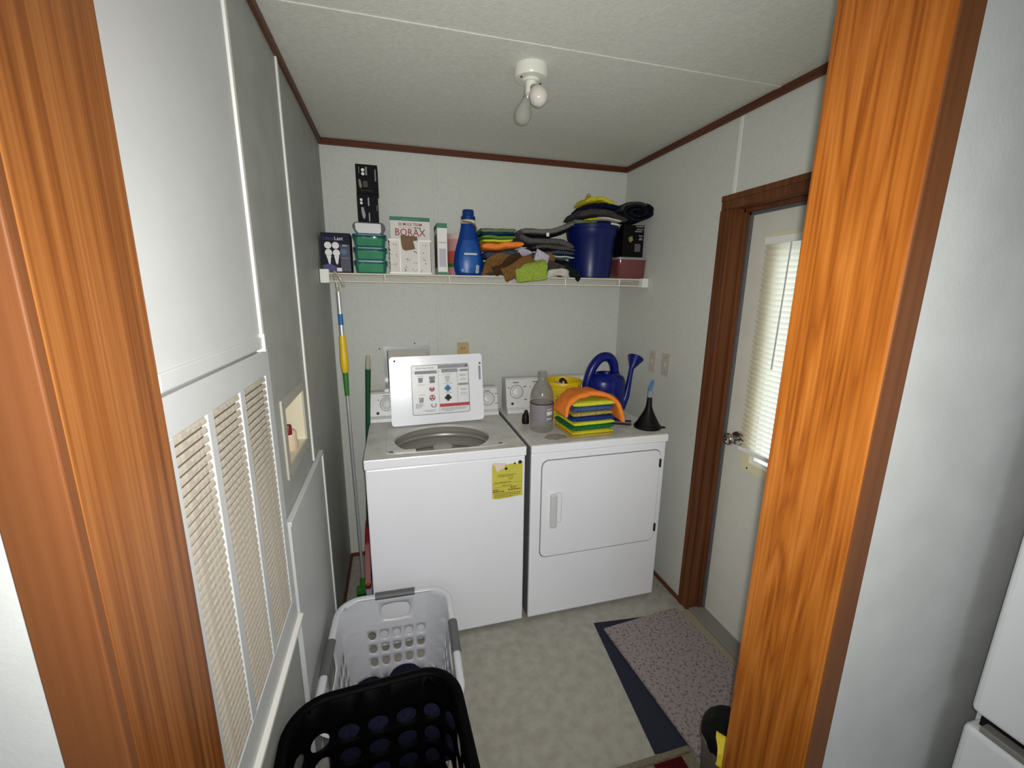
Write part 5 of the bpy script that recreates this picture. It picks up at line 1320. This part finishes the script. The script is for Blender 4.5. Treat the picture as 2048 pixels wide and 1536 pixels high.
bm = ribbon(bmesh.new(), [(0.988, 1.300, 1.690), (0.996, 1.250, 1.722), (1.000, 1.205, 1.705), (1.004, 1.190, 1.638)], (1, 0, 0.10), 0.165, 0.026, 0.018, 14, 44)
cloth_thing('lime_cloth', bm, F['chart'], 'yellow green cloth hanging over the front of the shelf', 'cloth', (1.0, 1.26, 1.64), 'cloths on the shelf')
strip('lilac_rag', [(0.938, 1.245, 1.776), (0.970, 1.242, 1.780), (1.010, 1.246, 1.768)], 0.040, 0.016, 'lilac', 'small pale lilac rag above the brown rags on the shelf', wd=(0.2, -0.6, 0.8), seed=45)
strip('lilac_rag', [(1.030, 1.234, 1.770), (1.065, 1.230, 1.756), (1.100, 1.233, 1.735)], 0.062, 0.018, 'lilac', 'larger pale lilac rag in the middle of the crumpled heap', wd=(0.25, -0.3, 1), seed=46, amp=0.009)
strip('beige_rag', [(1.095, 1.246, 1.768), (1.118, 1.242, 1.756), (1.140, 1.246, 1.738)], 0.050, 0.016, 'brown', 'small beige brown rag right of the larger lilac rag', wd=(0.3, -0.3, 1), seed=47)
strip('slate_rag', [(1.055, 1.250, 1.712), (1.105, 1.244, 1.715), (1.150, 1.246, 1.704), (1.195, 1.252, 1.688)], 0.062, 0.018, 'charcoal', 'charcoal rag above the crumpled white rag on the shelf', wd=(0.15, -0.4, 1), seed=48, amp=0.008)
strip('white_rag', [(1.092, 1.215, 1.668), (1.130, 1.208, 1.684), (1.168, 1.208, 1.688), (1.208, 1.216, 1.672)], 0.042, 0.022, 'offwhite', 'crumpled off white rag at the shelf edge left of the black sock', wd=(0.0, -0.5, 0.8), seed=49, amp=0.010)
# blue bucket and its heap
ux, uy = 1.392, 1.345
bu = thing('blue_bucket', 'dark blue plastic bucket heaped with cloths on the shelf', 'bucket', (ux, uy, ZS))
pr = [(0, ZS), (0.108, ZS), (0.112, ZS + 0.004), (0.117, ZS + 0.05), (0.130, ZS + 0.205), (0.133, ZS + 0.210), (0.142, ZS + 0.250), (0.146, ZS + 0.253), (0.146, ZS + 0.272), (0.143, ZS + 0.276), (0.138, ZS + 0.272), (0.126, ZS + 0.205), (0.108, ZS + 0.008), (0, ZS + 0.007)]
obj('bucket_wall', lathe(bmesh.new(), pr, ux, uy, 56), M['bucket'], bu, True, angle=30)
bm = bmesh.new(); tube(bm, smooth_path([(ux + 0.040, uy - 0.150, ZS + 0.273), (ux + 0.100, uy - 0.118, ZS + 0.271), (ux + 0.150, uy - 0.02, ZS + 0.268)], 6), 0.005, 8)
obj('bail_handle', bm, M['white'], bu, True)
strip('white_towel', [(ux - 0.01, uy - 0.02, ZS + 0.305), (ux + 0.05, uy - 0.03, ZS + 0.302), (ux + 0.11, uy - 0.03, ZS + 0.288)], 0.19, 0.014, 'offwhite', 'white cloth edge just above the blue bucket rim', seed=51, group='cloths heaped in the blue bucket')
strip('navy_towel', [(ux + 0.0, uy, ZS + 0.288), (ux + 0.06, uy, ZS + 0.284), (ux + 0.115, uy, ZS + 0.270)], 0.20, 0.026, 'navyclothes', 'navy cloth under the white edge inside the bucket rim', seed=52, group='cloths heaped in the blue bucket')
strip('yellow_rag', [(ux - 0.085, uy - 0.04, ZS + 0.292), (ux - 0.045, uy - 0.045, ZS + 0.296), (ux - 0.015, uy - 0.045, ZS + 0.305)], 0.17, 0.012, 'yel', 'thin yellow rag edge at the left of the bucket rim', seed=53, amp=0.008, group='cloths heaped in the blue bucket')
strip('grey_rag', [(ux - 0.135, uy, ZS + 0.285), (ux - 0.06, uy, ZS + 0.292), (ux - 0.01, uy, ZS + 0.290)], 0.16, 0.030, 'greygreen', 'grey green rag at the left inside the bucket', seed=54, amp=0.008, group='cloths heaped in the blue bucket')
strip('charcoal_towel', [(ux - 0.125, uy, ZS + 0.316), (ux - 0.05, uy - 0.01, ZS + 0.330), (ux + 0.04, uy - 0.01, ZS + 0.330), (ux + 0.10, uy, ZS + 0.318), (ux + 0.155, uy, ZS + 0.305)], 0.22, 0.040, 'charcoal', 'charcoal cloth layered in the middle of the bucket heap', seed=55, amp=0.009, group='cloths heaped in the blue bucket')
strip('navy_cloth', [(ux - 0.085, uy, ZS + 0.352), (ux - 0.03, uy, ZS + 0.366), (ux + 0.04, uy, ZS + 0.372), (ux + 0.110, uy, ZS + 0.362)], 0.20, 0.032, 'navy', 'very dark navy cloth directly below the yellow one', seed=56, amp=0.008, group='cloths heaped in the blue bucket')
strip('yellow_cloth', [(ux - 0.075, uy, ZS + 0.385), (ux - 0.04, uy, ZS + 0.400), (ux + 0.02, uy, ZS + 0.402), (ux + 0.085, uy, ZS + 0.386)], 0.17, 0.026, 'yel', 'yellow cloth topmost on the heap in the blue bucket', seed=57, amp=0.009, group='cloths heaped in the blue bucket')
strip('tan_rag', [(ux - 0.060, uy - 0.05, ZS + 0.405), (ux - 0.052, uy - 0.05, ZS + 0.425), (ux - 0.042, uy - 0.05, ZS + 0.412)], 0.02, 0.010, 'tanmix', 'tiny tan tip sticking up from the yellow cloth', seed=58, amp=0.002, group='cloths heaped in the blue bucket')
# rolled dark jeans
rj = thing('rolled_jeans', 'dark denim garment rolled up to the right of the bucket heap', 'clothing', (1.60, 1.33, 1.96))
bm = bmesh.new(); pts = []
for k in range(60):
    t = k / 59; a_ = 0.4 + t * 2 * PI * 2.1; r_ = 0.018 + 0.062 * t
    pts.append((1.610 + r_ * math.cos(a_) * 1.25, 1.325, 2.012 + r_ * math.sin(a_) * 0.62))
rj_bm = ribbon(bm, pts, (0, 1, 0), 0.17, 0.013, 0.005, 16, 61, n=1)
obj('roll', rj_bm, F['denim'], rj, True, angle=70)
obj('outer_fold', ribbon(bmesh.new(), [(1.515, 1.33, 2.015), (1.55, 1.33, 2.045), (1.61, 1.33, 2.060), (1.665, 1.33, 2.045)], (0, 1, 0), 0.17, 0.020, 0.007, 18, 62), F['charcoal'], rj, True, angle=70)
# black carton on a red tub
kx = thing('red_tub', 'clear tub of dull red contents with pale lid at the right shelf end', 'food container', (1.605, 1.32, ZS))
def tubwall(x0, x1, y0, y1, z0, z1, r_):
    bm = bmesh.new(); cx_, cy_ = (x0 + x1) / 2, (y0 + y1) / 2
    L_ = [[bm.verts.new((cx_ + (u - cx_) * k, cy_ + (v - cy_) * k, z_)) for u, v in rrect(x0, x1, y0, y1, r_, 5)] for k, z_ in ((0.93, z0), (0.95, z0 + 0.004), (1.0, z1))]
    n = len(L_[0]); bm.faces.new(L_[0][::-1])
    for k in range(2):
        for i in range(n): bm.faces.new((L_[k][i], L_[k][(i + 1) % n], L_[k + 1][(i + 1) % n], L_[k + 1][i]))
    return bm
obj('tub', tubwall(1.526, 1.700, 1.262, 1.392, ZS, ZS + 0.102, 0.02), M['redtub'], kx, True)
bm = bmesh.new(); poly_prism(bm, rrect(1.522, 1.7025, 1.258, 1.396, 0.022, 5), lambda u, v, d: Vector((u, v, d)), ZS + 0.102, ZS + 0.114)
obj('lid', bm, clear('pale_lid', (0.8, 0.8, 0.8, 1), 0.25, 0.2, rgb(168, 164, 160)), kx)
obj('contents', lump(bmesh.new(), (1.612, 1.33, ZS + 0.030), (0.070, 0.048, 0.032), 0.3, 3.5, 7, ZS + 0.006, 3), mat('dull_red_contents', rgb(120, 52, 48), 0.6), kx, True)
zc = ZS + 0.1146
kb_ = thing('black_carton', 'black carton with white print standing on the red tub lid', 'box', (1.60, 1.32, zc))
obj('carton', B(1.545, 1.672, 1.268, 1.370, zc, zc + 0.170, 0.001, 1), M['darkcard'], kb_)
f = fs(1.268); rl = random.Random(5)
q = []
for (v, a_, c_) in [(0.160, 1.62, 1.665), (0.145, 1.625, 1.666), (0.134, 1.615, 1.664), (0.112, 1.640, 1.664), (0.100, 1.645, 1.666), (0.092, 1.640, 1.664)]:
    u = a_
    while u < c_ - 0.004:
        l = rl.uniform(0.005, 0.012); q.append(rc(u, min(u + l, c_), zc + v, zc + v + 0.0055)); u += l + 0.002
prints('white_print', q, M['greyink'], kb_, f)
prints('grey_panel', [rc(1.618, 1.655, zc + 0.030, zc + 0.072)], mat('dim_panel', rgb(70, 68, 66), 0.6), kb_, f)
prints('grey_panel_lines', [rc(1.620, 1.652, zc + 0.034 + 0.008 * k, zc + 0.037 + 0.008 * k) for k in range(5)], M['midgrey'], kb_, f, 0.0010)
prints('olive_mark', [[(1.578, zc + 0.105), (1.600, zc + 0.112), (1.606, zc + 0.090), (1.592, zc + 0.078), (1.580, zc + 0.086)]], M['olive'], kb_, f)

# ------------------------------------------------------------------ bin behind the right jamb
nx_, ny_ = 1.222, -0.140
bn = thing('waste_bin', 'small grey waste bin at the foot of the right door jamb', 'bin', (nx_, ny_, 0))
obj('bin_wall', lathe(bmesh.new(), [(0, 0.0), (0.066, 0.0), (0.069, 0.004), (0.088, 0.300), (0.093, 0.302), (0.093, 0.316), (0.089, 0.318), (0.084, 0.30), (0.064, 0.008), (0, 0.007)], nx_, ny_, 40), M['bin'], bn, True)
cloth_thing('black_bag', lump(bmesh.new(), (nx_ + 0.002, ny_ + 0.000, 0.318), (0.095, 0.094, 0.045), 0.08, 2.4, 3), M['bag'], 'black plastic bag bulging from the top of the grey waste bin', 'bag', (nx_, ny_, 0.2))
bm = ribbon(bmesh.new(), [(1.168, -0.158, 0.366), (1.150, -0.178, 0.364), (1.135, -0.193, 0.350), (1.129, -0.200, 0.322)], (0.74, -0.67, 0.0), 0.050, 0.007, 0.012, 30, 71)
cloth_thing('yellow_glove', bm, mat('yellow_rubber', rgb(222, 200, 52), 0.5), 'yellow rubber glove hanging over the rim of the waste bin', 'glove', (1.14, -0.19, 0.29))
